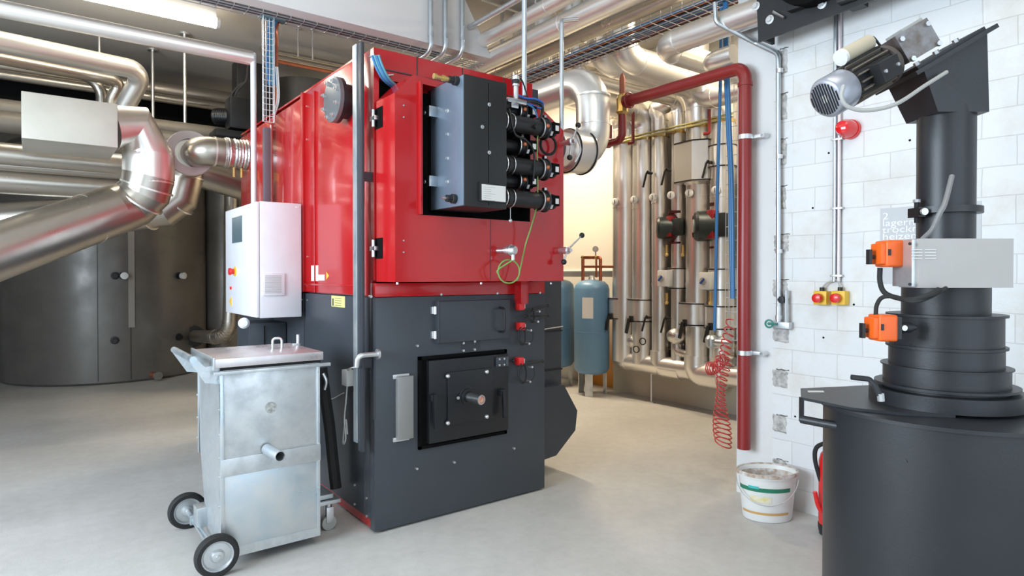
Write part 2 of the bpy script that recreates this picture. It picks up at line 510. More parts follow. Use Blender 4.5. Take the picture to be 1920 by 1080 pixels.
FLOORM = floor_material(); BLOCKM = block_material(); WALLM = cream_ochre_wall()
CEILM = mat('ceiling_paint', (0.62, 0.595, 0.55), .85, noise=.06, nscale=1.5)
CEILD = mat('ceiling_shaded_tank_bay', (0.27, 0.255, 0.23), .85, noise=.10, nscale=1.5)  # ceiling paint with the bay's shade put into the colour; unused
BEAMM = mat('beam_paint', (0.80, 0.78, 0.75), .8, noise=.04, nscale=2)
BACKM = mat('back_wall_paint', (0.30, 0.28, 0.24), .85, noise=.1, nscale=2)
PLAINW = mat('plain_wall', (0.66, 0.66, 0.64), .85, noise=.05, nscale=2)
PLINTH = mat('plinth_paint', (0.62, 0.56, 0.45), .8, noise=.06, nscale=3)
ROUGHM = mat('rough_mortar', (0.60, 0.58, 0.55), .95, noise=.4, nscale=30, bump=1.0, bscale=50, col2=(0.34, 0.33, 0.31))

def struct(name, mb, m, parent=None):
    return mb.build(name, m, parent, kind='structure')
WX = 3.62          # face of the right wall
CZ = 4.0
struct('floor', MB().box((-3.4, -3.2, -.12), (6.0, 12.9, 0)), FLOORM)
struct('ceiling', MB().box((-3.4, -3.2, CZ), (6.0, 12.9, CZ + .15)), CEILM)
wr = struct('wall_right', MB().box((WX, -3.0, 0), (WX + .24, 2.385, CZ)), BLOCKM)
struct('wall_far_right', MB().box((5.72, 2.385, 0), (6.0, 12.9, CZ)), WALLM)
struct('wall_side_bay', MB().box((WX + .24, 2.15, 0), (5.72, 2.385, CZ)), PLAINW)
struct('wall_back', MB().box((-3.4, 12.6, 0), (5.72, 12.9, CZ)), BACKM)
# left wall with a window band, front wall with a gate opening
wl = MB()
wl.box((-3.4, -3.2, 0), (-3.2, 12.6, 1.1)); wl.box((-3.4, -3.2, 3.1), (-3.2, 12.6, CZ))
wl.box((-3.4, -3.2, 1.1), (-3.2, .8, 3.1)); wl.box((-3.4, 4.4, 1.1), (-3.2, 12.6, 3.1))
struct('wall_left', wl, PLAINW)
wf = MB()
wf.box((-3.2, -3.2, 0), (-2.4, -3.0, CZ)); wf.box((3.0, -3.2, 0), (WX + .24, -3.0, CZ)); wf.box((-2.4, -3.2, 3.6), (3.0, -3.0, CZ))
struct('wall_front', wf, PLAINW)
wn = MB()
for y in (.8, 2.6, 4.34): wn.box((-3.34, y, 1.1), (-3.26, y + .06, 3.1))
for z in (1.1, 3.04): wn.box((-3.34, .8, z), (-3.26, 4.4, z + .06))
struct('window_1', wn, PLASTIC)
# concrete beam under the ceiling, end cut at a slant
struct('trim_1', MB().prism([(-3.2, 3.30), (3.24, 3.30), (2.80, CZ), (-3.2, CZ)], 'y', 4.58, 4.71), BEAMM)
struct('trim_2', MB().box((5.60, 2.39, 0), (5.72, 5.38, .46)), PLINTH)
# broken-out toothing pockets along the joint of pillar and blockwork
for i in range(14):
    z = .22 + i * .274
    mb = MB()
    g = []
    ny, nz_ = 5, 8
    w = .052 + random.uniform(-.006, .006); hh = .062 + random.uniform(-.008, .004)
    yc = 2.085 + random.uniform(-.006, .006)
    if 6 <= i: w *= .7; hh *= 1.25
    for a in range(ny + 1):
        row = []
        for c in range(nz_ + 1):
            edge = a in (0, ny) or c in (0, nz_)
            x = WX + .002 if edge else WX - random.uniform(.002, .014)
            row.append(mb.bm.verts.new((x, yc - w + 2 * w * a / ny + random.uniform(-.003, .003), z - hh + 2 * hh * c / nz_ + random.uniform(-.003, .003))))
        g.append(row)
    for a in range(ny):
        for c in range(nz_): mb.face([g[a][c], g[a + 1][c], g[a + 1][c + 1], g[a][c + 1]])
    mb.build('mortar_patch', ROUGHM, wr)
    mb = MB(); mb.sweep([V(WX - .001, yc - w - .004 + k * w * .3, z + hh + random.uniform(-.003, .003)) for k in range(6)], .003, 6, rfun=lambda k: random.uniform(.0015, .0045))
    mb.build('mortar_crack', mat('crack_dark', (.13, .12, .11), .9), wr)
# dowel holes
dh = MB()
for px, py in ((1554, 287), (1706, 263), (1544, 633), (1491, 781), (1524, 390), (1601, 571)):
    p = AX(px, py, WX); dh.cyl(p + V(-.0015, 0, 0), p + V(.01, 0, 0), .006, seg=10)
dh.build('dowel_hole', MATTE, wr)
# ------------------------------------------------------------------ the boiler
BX0, BX1 = 1.462, 2.655       # left and right faces
BY0 = 3.16                    # front plane
BTOP = 2.615
bo = thing('wood_boiler', 'large red and anthracite wood boiler with cut-cornered red door in the middle of the hall', 'boiler', (2.05, 4.5, 0))
ZM = 1.28                     # red above, anthracite below
# lower housing, inset so that the cover sheets lie on it
MB().box((BX0 + .03, BY0 + .06, .06), (BX1 - .03, 5.86, ZM)).build('lower_housing', GREY, bo)
up = MB().box((BX0 + .03, BY0 + .08, ZM), (BX1 - .05, 5.86, BTOP - .03)); up.build('upper_housing', RED, bo)
MB().box((BX0 + .01, BY0 + .03, .012), (BX1 - .02, 5.85, .06)).build('base_frame', RED, bo)
# side sheets on the left face
secs = [(3.30, 4.26), (4.275, 4.95), (4.965, 5.87)]
for i, (a, c) in enumerate(secs):
    if i == 0:
        MB().bev((BX0, a, ZM + .005), (BX0 + .03, c, BTOP), .004).build('side_panel', RED, bo)
    else:
        MB().bev((BX0, a, ZM + .005), (BX0 + .03, c, BTOP - .02), .004).build('side_panel', RED, bo)
    MB().bev((BX0, a, .065), (BX0 + .03, c, ZM - .004), .004).build('lower_side_panel', GREY, bo)
# raised lips between the side panels
MB().bev((BX0 - .018, 4.235, ZM + .005), (BX0 + .002, 4.272, BTOP + .004), .003).build('panel_lip', RED, bo)
MB().bev((BX0 - .010, 4.035, ZM + .005), (BX0 + .001, 4.045, BTOP - .03), .002).build('panel_lip', RED, bo)
MB().bev((BX0 - .012, 3.32, ZM + .05), (BX0 + .001, 4.23, ZM + .062), .003).build('panel_lip', RED, bo)
MB().box((BX0, 3.30, BTOP), (BX1 - .05, 5.86, BTOP + .012)).build('top_cover', RED, bo)
# side panel seam screws
sm = MB()
for y in (3.36, 4.2, 4.3, 4.9, 5.02, 5.8):
    for z in (1.33, 1.23, 1.52, 2.3, 2.52):
        sm.cyl((BX0 - .003, y, z), (BX0 + .004, y, z), .006, seg=10)
sm.build('side_screw', ZINC, bo)
# corner post of the door frame (dark channel) and red front frame
MB().bev((1.385, BY0 - .012, .46), (1.403, BY0 + .04, BTOP + .01), .003).build('corner_post', POST, bo)
MB().bev((1.378, BY0 + .038, .50), (1.386, BY0 + .085, BTOP + .012), .002).build('post_edge', GALVB, bo)
MB().bev((BX0, BY0 + .04, ZM + .005), (BX0 + .03, 3.30, BTOP), .003).build('side_panel', RED, bo)
MB().bev((BX0, BY0 + .061, .065), (BX0 + .03, 3.30, ZM - .004), .003).build('lower_side_panel', GREY, bo)
for z in (.9, 1.9): MB().box((1.386, BY0 + .02, z), (BX0 + .005, BY0 + .035, z + .05)).build('post_bracket', POST, bo)
fr = MB()
def xz(px, py, y=BY0):
    p = AY(px, py, y); return (p.x, p.z)
# frame: top rail, left stile, right stile (the dark bay behind the door stays open)
fr.box((BX0, BY0, 2.455), (2.55, BY0 + .04, BTOP))
fr.box((BX0, BY0, ZM + .09), (BX0 + .03, BY0 + .04, 2.455))
fr.build('front_frame', RED, bo)
MB().bev((BX0 + .002, BY0 - .006, 2.505), (2.52, BY0 + .002, 2.511), .001).build('frame_seam', POST, bo)
sb = MB()
for x in (1.72, 2.02, 2.32): sb.box((x, BY0 - .002, 2.511), (x + .006, BY0 + .002, BTOP))
sb.build('frame_joint', POST, bo)
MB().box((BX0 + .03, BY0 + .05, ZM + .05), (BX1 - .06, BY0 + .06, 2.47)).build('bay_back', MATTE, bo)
MB().bev((2.55, BY0, 2.20), (2.60, BY0 + .10, BTOP - .03), .003).build('end_post', POST, bo)
# horizontal red band and front anthracite plate
MB().bev((BX0, BY0 - .012, ZM), (BX1 - .01, BY0 + .05, ZM + .075), .003).build('front_band', RED, bo)
plate = MB().bev((BX0, BY0, .012), (BX1, BY0 + .06, ZM - .002), .004)
plate.build('front_plate', GREY, bo)
MB().bev((BX0 - .004, BY0 - .002, .62), (BX0 + .004, BY0 + .05, ZM), .002).build('plate_edge', GREY, bo)
scr = MB()
for px, py in ((694, 556), (825, 552), (930, 550), (1010, 549), (781, 648), (780, 878), (850, 866), (962, 840), (867, 643), (888, 640), (867, 657), (888, 655)):
    p = AY(px, py, BY0); scr.cyl(p + V(0, -.016, 0), p + V(0, .01, 0), .007, seg=12)
for y, z in ((3.42, .20), (3.26, .17), (3.42, .09), (3.26, .07), (3.40, 1.24)):
    scr.cyl((BX0 - .006, y, z), (BX0 + .01, y, z), .007, seg=10)
scr.build('plate_screw', ZINC, bo)

# ---- red door box with cut corners
DY = 2.93
dx0, dx1, dz0 = 1.470, 2.612, 1.362
outl = [(dx0, dz0), (dx1, dz0), (dx1, 2.285), (2.42, 2.405), (1.575, 2.432), (dx0, 2.322)]
ox0, ox1, oz0, oz1 = 1.618, 2.350, 1.712, 2.395
door = MB(); bm = door.bm
def ring(y, pts): return [bm.verts.new((x, y, z)) for x, z in pts]
o0 = ring(DY, outl); o1 = ring(BY0 - .01, outl)
inn = [(ox0, oz0), (ox1, oz0), (ox1, 2.38), (ox0, oz1)]
i0 = ring(DY, inn); i1 = ring(DY + .11, inn)
n = len(outl)
for i in range(n): door.face([o0[i], o0[(i + 1) % n], o1[(i + 1) % n], o1[i]])
door.face(o1)
door.face([o0[0], o0[1], i0[1], i0[0]]); door.face([o0[1], o0[2], o0[3], i0[2], i0[1]])
door.face([o0[3], o0[4], i0[3], i0[2]]); door.face([o0[4], o0[5], o0[0], i0[0], i0[3]])
for i in range(4): door.face([i0[i], i0[(i + 1) % 4], i1[(i + 1) % 4], i1[i]])
door.face(i1[::-1])
dr = door.build('door', RED, bo, ang=20)
MB().bev((ox0 - .016, DY - .02, oz0), (ox0 + .002, DY + .002, oz1 + .005), .003).build('recess_lip', RED, dr)
rb = MB()
rb.box((ox0 + .002, DY + .095, oz0 + .002), (ox1 - .002, DY + .108, 2.378))
rb.box((ox0 + .001, DY + .004, oz0 + .001), (ox0 + .006, DY + .108, 2.39))
rb.box((ox0 + .002, DY + .004, oz0 + .001), (ox1 - .002, DY + .108, oz0 + .006))
rb.box((ox1 - .006, DY + .004, oz0 + .001), (ox1 - .001, DY + .108, 2.378))
rb.build('recess_lining', MATTE, dr)
# hinges in slots on the left flank
for py in (223, 466):
    c = AX(707, py, dx0)
    sl = MB().box((dx0 - .003, c.y - .07, c.z - .055), (dx0 + .002, c.y + .055, c.z + .055)).build('hinge_slot', MATTE, dr)
    h = MB().bev((dx0 - .03, c.y - .03, c.z - .012), (dx0, c.y + .03, c.z + .012), .004)
    h.cyl((dx0 - .02, c.y, c.z - .045), (dx0 - .02, c.y, c.z + .045), .011)
    h.build('hinge', STEEL, dr)
# adjusting discs and their screws
for px, py in ((756, 209), (756, 462)):
    c = AY(px, py, DY)
    MB().cyl(c + V(0, -.002, 0), c + V(0, .002, 0), .036, seg=32).build('cover_disc', RED, dr)
    q = MB()
    for s in (-1, 1): q.cyl(c + V(0, -.007, .030 * s), c + V(0, 0, .030 * s), .004, seg=10)
    q.build('disc_screw', ZINC, dr)
q = MB()
for px in (745, 902, 1033): p = AY(px, 531, DY + .02); q.cyl(p + V(0, 0, -.006), p + V(0, 0, .004), .007, seg=10)
q.build('bottom_screw', ZINC, dr)
MB().box((2.06, DY - .0015, dz0 + .01), (2.064, DY + .002, oz0)).build('door_seam', POST, dr)

# temperature probe with green earthing cable
c = AY(938, 470, DY)
pr = MB().lathe(c + V(-.02, 0, 0), (.32, -1, 0), [(0, .012), (.05, .012), (.05, .019), (.065, .019), (.07, .026), (.11, .028), (.125, .022)], 24)
pr.cyl(c + V(.015, -.10, -.01), c + V(.015, -.10, -.055), .011, seg=14)
pr.torus(c + V(.012, -.09, 0), (.32, -1, 0), .029, .004)
pr.build('temperature_probe', ZINC, dr)
k0 = c + V(.015, -.10, -.055)
pts = [k0]
for k in range(0, 22):
    a = PI * .95 + 2 * PI * 1.46 * k / 21
    pts.append(AY(954 + math.cos(a) * 20, 509 - math.sin(a) * 22, DY - .09 + .03 * k / 21))
top = AY(1013, 200, DY - .10)
pts += [AY(985, 460, DY - .06), AY(996, 425, DY - .08), AY(1007, 380, DY - .13), AY(1008, 320, DY - .14), AY(1007, 270, DY - .14), AY(1011, 235, DY - .12), top, AY(990, 190, DY - .08)]
cable(pts, .0042, 'earthing_cable', GREEN, dr, label='green coiled earthing cable')
# knob spindle with ball levers
def ball_lever(c, a1, l1, a2, l2, name='ball_lever'):
    m = MB()
    m.lathe(c, (0, -1, 0), [(0, .017), (.045, .017), (.045, .023), (.075, .023), (.08, .014), (.10, .012)], 20)
    lev = m.build(name, ZINC, dr)
    for a, l in ((a1, l1), (a2, l2)):
        e = c + V(math.cos(a) * l, -.065, math.sin(a) * l)
        MB().cyl(c + V(0, -.065, 0), e, .0055, seg=10).build('lever_rod', ZINC, lev)
        MB().sphere(e, .017).build('lever_ball', BLACK, lev)
    return lev
c = AY(1050, 470, DY); ball_lever(c, R(38), .155, R(250), .075)
c = AY(1055, 268, DY); c.x = dx1 + .005; ball_lever(c, R(62), .12, R(262), .10)

# ---- flue gas burner box with side plate
bx0, bx1, by0, bz0, bz1 = 1.713, 1.979, 2.665, 1.742, 2.398
MB().bev((bx0 + .003, by0, bz0), (bx1, DY + .10, bz1), .003).build('air_box', BOXB, dr, label='black front and body of the air box')
MB().bev((bx0, by0 + .004, bz0 + .004), (bx0 + .006, DY + .06, bz1 - .004), .002).build('side_cover', BURNER, dr, label='blue-grey side cover of the air box')
MB().box((bx0 + .15, by0 - .001, bz0 + .012), (bx0 + .153, by0 + .001, bz1 - .02)).build('cover_seam', MATTE, dr)
for px, py in ((840, 208), (840, 252), (840, 297), (840, 341)):
    c = AX(px, py, bx0)
    MB().lathe(c, (-1, 0, 0), [(0, .011), (.004, .011), (.005, .007), (.013, .007)], 14).build('cover_bolt', GALVB, dr)
for px, py in ((917, 196), (904, 238), (917, 286)):
    c = AY(px, py, by0)
    MB().lathe(c, (0, -1, 0), [(0, .010), (.003, .010), (.004, .006), (.010, .006)], 14).build('cover_bolt', STEEL, dr)
for py in (213, 342):
    c = AX(812, py, bx0 - .004)
    m = MB().bev((bx0 - .05, DY - .01, c.z - .028), (bx0 - .044, DY + .09, c.z + .028), .002)
    m.bev((bx0 - .05, DY - .012, c.z - .028), (bx0 + .002, DY - .006, c.z + .028), .002)
    m.build('bracket', STEEL, dr)
    MB().cyl((bx0 - .052, DY + .04, c.z), (bx0 - .042, DY + .04, c.z), .010, seg=16).build('bracket_bolt', ZINC, dr)
for px, py, big in ((857, 152, True), (853, 373, False)):
    c = AX(px, py, bx0 - .002)
    m = MB().lathe(c, (-1, 0, 0), [(0, .024), (.02, .024), (.022, .018), (.05, .018)], 18); m.build('cable_gland', BLACK, dr)
    if big: MB().lathe(c + V(-.05, 0, 0), (-1, 0, 0), [(0, .011), (.02, .011), (.02, .015), (.035, .015), (.035, .009), (.07, .009), (.07, .014), (.085, .014)], 16).build('air_nipple', BRASS, dr)
    else: MB().cyl(c + V(-.05, 0, 0), c + V(-.075, 0, 0), .008, seg=12).build('air_nipple', STEEL, dr)
# name plate
p0 = AY(897, 343, by0); p1 = AY(944, 380, by0)
pl = MB().box((p0.x, by0 - .012, p1.z - .004), (p1.x + .01, by0, p0.z + .004)).build('plate_holder', BLACK, dr)
MB().box((p0.x + .012, by0 - .014, p1.z + .002), (p1.x + .004, by0 - .011, p0.z - .006)).build('name_plate', PAPER, pl)
m = MB()
for k in range(7):
    z = p0.z - .02 - k * .011
    m.box((p0.x + .022, by0 - .0146, z), (p0.x + (.07 if k % 3 else .095), by0 - .0138, z + .002))
m.build('plate_print', GREYP, pl)

# ---- black air tubes and ignition heads
def head(c, r=.040, s=1.0, flip=1):
    h = MB().lathe(c, (1, 0, 0), [(0, r * .9), (.012, r), (.03, r), (.035, r * 1.15), (.045, r * 1.15), (.05, r * .75), (.085, r * .62), (.09, r * .8), (.105, r * .78)], 20).build('igniter_head', CAST, dr)
    for k in range(3):
        f = MB()
        a = R(90 + 120 * k)
        q = c + V(.04, math.cos(a) * r * 1.22, math.sin(a) * r * 1.22)
        f.obox(c + V(.04, math.cos(a) * r * 1.05, math.sin(a) * r * 1.05), (1, 0, 0), (0, math.cos(a), math.sin(a)), (0, -math.sin(a), math.cos(a)), .008, .018, .012)
        f.build('flange_lug', STEEL, h)
    MB().bev(c + V(.050, -.066, -.030), c + V(.100, -.045, .030), .003).build('head_box', MATTE, h)
    MB().box(c + V(.068, -.0675, -.018), c + V(.092, -.0655, .012)).build('head_label', PAPER, h)
    MB().sphere(c + V(.022, -.052, .004), .014).build('head_nut', COPPER, h)
    MB().torus(c + V(.0, 0, 0), (1, 0, 0), r * 1.02, .005, 24, 8).build('clamp_ring', STEEL, h)
    return h
ty = 2.80
for py in (229, 309, 371):
    a = AY(950, py, ty); a.x = bx1; c = AY(1018, py + 2, ty); c.z = a.z
    m = MB().cyl(a, (c.x - .03, ty, a.z), .047, seg=24)
    for xx in (a.x + .085,): m.cyl((xx, ty, a.z), (xx + .012, ty, a.z), .054, seg=24)
    m.build('air_tube', BLACK, dr)
    MB().torus((a.x + .075, ty, a.z), (1, 0, 0), .050, .005, 24, 8).build('tube_clamp', STEEL, dr)
    MB().torus((a.x + .125, ty, a.z), (1, 0, 0), .050, .004, 24, 8).build('tube_clamp', STEEL, dr)
    head(V(c.x - .03, ty, a.z), .056)
for py in (208, 273, 339):
    a = AY(950, py, ty + .07); a.x = bx1; c = AY(966, py, ty + .07)
    MB().cyl(a, (c.x, ty + .07, a.z), .036, seg=24).build('air_tube', BLACK, dr)
    head(V(c.x - .01, ty + .05, a.z), .050)
rng = AY(1028, 272, DY - .03)
MB().torus(rng, (.1, 1, 0), .056, .008, 32, 10).build('hose_loop', RUB, dr)
# wiring harness
m1 = [AY(958, 185, 2.78), AY(975, 196, 2.78), AY(995, 190, 2.8), AY(1015, 197, 2.82), AY(1016, 215, 2.8), AY(1002, 240, 2.74)]
cable(m1, .009, 'wiring', BLACK, dr)
cable([AY(966, 176, 2.8), AY(985, 184, 2.8), AY(1005, 186, 2.8), AY(1018, 194, 2.82), AY(1014, 203, 2.82), AY(996, 197, 2.8), AY(985, 190, 2.8)], .006, 'wiring', mat('bright_blue', (.03, .16, .60), .4), dr, label='bright blue hose loop')
cable([AY(975, 190, 2.79), AY(990, 196, 2.77), AY(1002, 205, 2.76), AY(1008, 222, 2.75)], .005, 'wiring', BLUE, dr, label='blue hose')
cable([AY(955, 205, 2.76), AY(965, 250, 2.72), AY(985, 262, 2.72), AY(1001, 286, 2.74), AY(1000, 340, 2.75)], .006, 'wiring', BLACK, dr)
m = MB()
for px, py in ((1007, 268), (1008, 311), (1009, 373), (1003, 480), (957, 512), (955, 487)):
    pass
# solenoid valve block
b0 = AY(952, 178, 2.80)
MB().bev(b0 + V(-.02, -.03, -.045), b0 + V(.11, .04, -.02), .004).bev(b0 + V(.0, -.035, -.075), b0 + V(.05, .03, -.04), .006).build('valve_block', STEEL, dr)
sn = MB().lathe(AY(967, 186, 2.80), (0, 0, 1), [(0, .014), (.07, .014), (.072, .02), (.105, .02), (.11, .022), (.128, .018), (.135, 0)], 20).build('pressure_sensor', ZINC, dr)
MB().lathe(AY(967, 158, 2.80), (0, 0, 1), [(0, .021), (.02, .023), (.032, .017)], 20).build('sensor_cap', BLACK, sn)
cable([AY(969, 150, 2.80), AY(978, 150, 2.80), AY(985, 168, 2.81), AY(990, 185, 2.81)], .004, 'sensor_cable', BLACK, sn)
# drain pull with red valve
c = AY(957, 378, 2.80)
MB().sphere(c + V(0, 0, 0), .012).cyl(c + V(-.02, 0, 0), c + V(.03, 0, 0), .008, seg=10).build('drain_cock', REDP, dr)
MB().cyl(c + V(0, 0, -.01), c + V(0, 0, -.10), .002, seg=6).sphere(c + V(0, 0, -.105), .011).build('pull_wire', ZINC, dr)
# blue hose bundle top left of the frame
for k in range(4):
    o = V(.011 * k, -.004 * k, .004 * (k % 2))
    cable([AY(697, 104, BY0 - .03) + o, AY(706, 128, BY0 - .035) + o, AY(719, 150, BY0 - .02) + o, AY(738, 165, BY0 + .02) + o, AY(748, 172, BY0 + .055) + o], .0065, 'hose', (TEAL if k % 2 else BLUE), bo, label='blue plastic hose')
q = MB()
for px, py in ((698, 105), (724, 141)):
    c = AY(px, py, BY0 - .02); q.obox(c + V(.01, 0, 0), (1, 0, .3), (0, 1, 0), (-.3, 0, 1), .03, .012, .003)
q.build('hose_clip', ZINC, bo)

# ---- blind flange on the left side
c = AX(655, 190, BX0)
fc = AX(636, 190, BX0 - .05)
cy, cz = c.y + .02, c.z
MB().lathe((BX0, cy, cz), (-1, 0, 0), [(0, .098), (.05, .098), (.052, .128), (.074, .128)], 40).build('flange_neck', CAST, bo)
fl = MB().lathe((BX0 - .074, cy, cz), (-1, 0, 0), [(0, .128), (.022, .128), (.024, .122)], 40).build('blind_flange', mat('flange_grey', (.22, .23, .24), .4, .5), bo)
for k in range(8):
    a = R(22.5 + 45 * k)
    p = V(BX0 - .098, cy + math.cos(a) * .103, cz + math.sin(a) * .103)
    MB().hexa(p, p + V(-.014, 0, 0), .013).cyl(p, p + V(-.024, 0, 0), .007, seg=10).build('flange_stud', ZINC, fl)

# ---- upper hatch
p0 = AY(816, 565, BY0); p1 = AY(946, 640, BY0)
z0h, z1h = AY(816, 643, BY0).z, AY(816, 565, BY0).z
ht = MB().bev((p0.x, BY0 - .035, z0h), (AY(950, 600, BY0).x, BY0 + .001, z1h), .004).build('ash_hatch', GREY, bo)
MB().bev((p0.x - .003, BY0 - .037, z0h), (p0.x + .008, BY0 + .002, z1h + .004), .002).build('hatch_edge', GREY, ht)
for py in (582, 628):
    c = AY(810, py, BY0 - .01)
    MB().cyl((p0.x - .012, BY0 - .022, c.z - .022), (p0.x - .012, BY0 - .022, c.z + .022), .010, seg=12).box((p0.x - .03, BY0 - .014, c.z - .02), (p0.x - .01, BY0, c.z + .02)).build('hatch_hinge', ZINC, ht)
c0 = AY(937, 577, BY0 - .035); c1 = AY(937, 622, BY0 - .035)
MB().sweep(fillet([c0, c0 + V(0, -.05, -.004), c1 + V(0, -.05, .004), c1], .02, 5), .0075, 10).build('hatch_handle', BLACK, ht)
MB().box((AY(865, 640, BY0).x, BY0 - .002, AY(865, 658, BY0).z), (AY(900, 640, BY0).x, BY0, AY(865, 640, BY0).z)).build('mesh_patch', POST, bo)

# ---- fire door in its opening
a0 = AY(783, 655, BY0); a1 = AY(948, 820, BY0)
fx0, fx1 = a0.x, a1.x
fz1, fz0 = AY(783, 669, BY0).z, AY(783, 843, BY0).z
m = MB()
t = .018
m.box((fx0, BY0 - .014, fz0), (fx0 + t, BY0 + .01, fz1)); m.box((fx1 - t, BY0 - .014, fz0), (fx1, BY0 + .01, fz1))
m.box((fx0, BY0 - .014, fz1 - t), (fx1, BY0 + .01, fz1)); m.box((fx0, BY0 - .014, fz0), (fx1, BY0 + .01, fz0 + t))
fo = m.build('opening_frame', MATTE, bo)
MB().box((fx0 + t, BY0 - .003, fz0 + t), (fx1 - t, BY0 + .001, fz1 - t)).build('opening_back', MATTE, bo)
fd = MB().bev((fx0 + .052, BY0 - .040, fz0 + .03), (fx1 - .008, BY0 - .004, fz1 - .024), .004).build('fire_door', CAST, bo)
fy = BY0 - .040
MB().bev((AY(838, 700, fy).x, fy - .012, AY(838, 797, fy).z), (AY(914, 700, fy).x + .03, fy + .001, AY(838, 698, fy).z), .003).build('inner_plate', CAST, fd)
for px, py in ((839, 705), (912, 697), (839, 793), (912, 781)):
    c = AY(px, py, fy - .012)
    MB().lathe(c, (0, -1, 0), [(0, .013), (.008, .013), (.014, .010), (.018, .004)], 14).build('door_bolt', ZINC, fd)
c = AY(874, 743, fy)
c = V(c.x, fy, c.z)
mt = MB().lathe(c, (0, -1, 0), [(0, .058), (.014, .058), (.016, .05), (.03, .05), (.03, .032), (.04, .03)], 32).build('sight_mount', CAST, fd)
sg = MB().hollow(c + V(0, -.03, 0), c + V(0.01, -.145, 0), .028, .021).build('sight_tube', STEEL, fd)
MB().cyl(c + V(.009, -.130, 0), c + V(.0095, -.138, 0), .022).build('sight_glass', GLASSO, sg)
MB().bev(c + V(-.085, -.012, -.03), c + V(-.045, 0, .03), .003).build('sight_bracket', CAST, fd)
MB().cyl(c + V(-.066, -.02, 0), c + V(-.066, -.01, 0), .009, seg=12).build('bracket_bolt', ZINC, fd)
for px, y0, y1 in ((810, 745, 795), (939, 735, 775)):
    c0 = AY(px, y0, fy); c1 = AY(px, y1, fy)
    MB().bev((c0.x - .02, fy - .03, c0.z - .02), (c0.x + .02, fy, c0.z + .02), .004).obox(((c0.x + c1.x) / 2, fy - .035, (c0.z + c1.z) / 2), (1, 0, 0), (0, 1, 0), (0, .08, 1), .011, .008, abs(c0.z - c1.z) / 2 + .02).build('door_latch', CAST, fd)
c = AY(938, 678, fy)
hg = MB().bev((c.x - .035, fy - .014, c.z - .03), (c.x + .035, fy, c.z + .03), .003); hg.cyl((c.x + .045, fy - .01, c.z - .028), (c.x + .045, fy - .01, c.z + .028), .010, seg=12)
hg = hg.build('interlock_plate', GREY, fd)
q = MB()
for dx in (-.018, .018):
    for dz in (-.018, .018): q.cyl((c.x + dx, fy - .02, c.z + dz), (c.x + dx, fy - .012, c.z + dz), .006, seg=10)
q.build('plate_bolt', ZINC, hg)
# raking tool bracket
b0 = AY(741, 706, BY0); b1 = AY(770, 819, BY0)
m = MB().bev((b0.x, BY0 - .035, b1.z), (b1.x, BY0 - .001, b0.z), .003).build('tool_bracket', mat('bracket_grey', (.30, .30, .29), .45, .4), bo, label='light grey tool bracket')
for z, s in ((b0.z, 1), (b1.z, -1)):
    MB().bev((b0.x - .018, BY0 - .012, z - .012), (b1.x - .014, BY0, z + .012), .002).build('bracket_foot', ZINC, m)

# ---- red interlock switches with hose loops
def switch(px, py, lp, lr):
    c = AY(px, py, BY0)
    sw = MB().bev(c + V(-.022, -.05, -.024), c + V(.022, 0, .024), .006).build('interlock_switch', REDP, bo)
    MB().box(c + V(.022, -.044, -.014), c + V(.029, -.012, .014)).build('switch_plug', PLASTIC, sw)
    k = AY(lp[0], lp[1], BY0 - .05)
    for j, (dx, rr) in enumerate(((0, lr), (.022, lr * .92))):
        MB().torus(k + V(dx - .01, -.01 * j, 0), (.55 - .9 * j, -1, .1), rr, .0045, 28, 8).build('cable_loop', RUB, sw)
    q = MB()
    for a in (40, 300): q.cyl(k + V(math.cos(R(a)) * lr, -.03, math.sin(R(a)) * lr), k + V(math.cos(R(a)) * lr, .01, math.sin(R(a)) * lr), .007, seg=8)
    q.build('cable_tie', ZINC, sw)
    return sw
switch(970, 574, (999, 592), .042)
switch(971, 611, (981, 630), .054)
switch(969, 676, (982, 700), .060)
c0 = AY(970, 560, BY0)
MB().bev((c0.x - .028, BY0 - .075, c0.z - .03), (c0.x + .03, BY0 + .0, ZM + .082), .004).build('interlock_shroud', RED, bo)
for a, c in (((1000, 580), (1028, 573)), ((985, 593), (1028, 591)), ((984, 683), (1018, 677)), ((945, 676), (962, 676))):
    p = AY(*a, BY0 - .04); q = AY(*c, BY0 - .03)
    MB().sweep([p, q], .0055, 8).sphere(q, .011, seg=10).sphere(p, .009, seg=10).build('switch_rod', BLACK, bo)
# stickers on the side
def side_patch(pxa, pya, pxb, pyb, name, m, x=BX0, parent=bo):
    a = AX(pxa, pya, x); c = AX(pxb, pyb, x)
    return MB().box((x - .002, a.y, a.z), (x + .001, c.y, c.z)).build(name, m, parent)
side_patch(584, 498, 597, 527, 'white_label', PAPER)
side_patch(597, 515, 609, 526, 'white_label', PAPER)
c = AX(614, 517, BX0); MB().cyl((BX0 - .002, c.y, c.z), (BX0 + .001, c.y, c.z), .03, seg=3).build('hazard_label', YELLOW, bo)
yl = side_patch(622, 554, 647, 577, 'service_label', YLAB, x=BX0)
q = MB(); a = AX(634, 556, BX0)
for k in range(5): q.box((BX0 - .003, a.y - .055, a.z - .012 - .014 * k), (BX0 - .0015, a.y + .045, a.z - .009 - .014 * k))
c = AX(625, 564, BX0); q.box((BX0 - .003, c.y - .012, c.z - .03), (BX0 - .0015, c.y + .012, c.z + .015))
q.build('label_print', INK, yl)
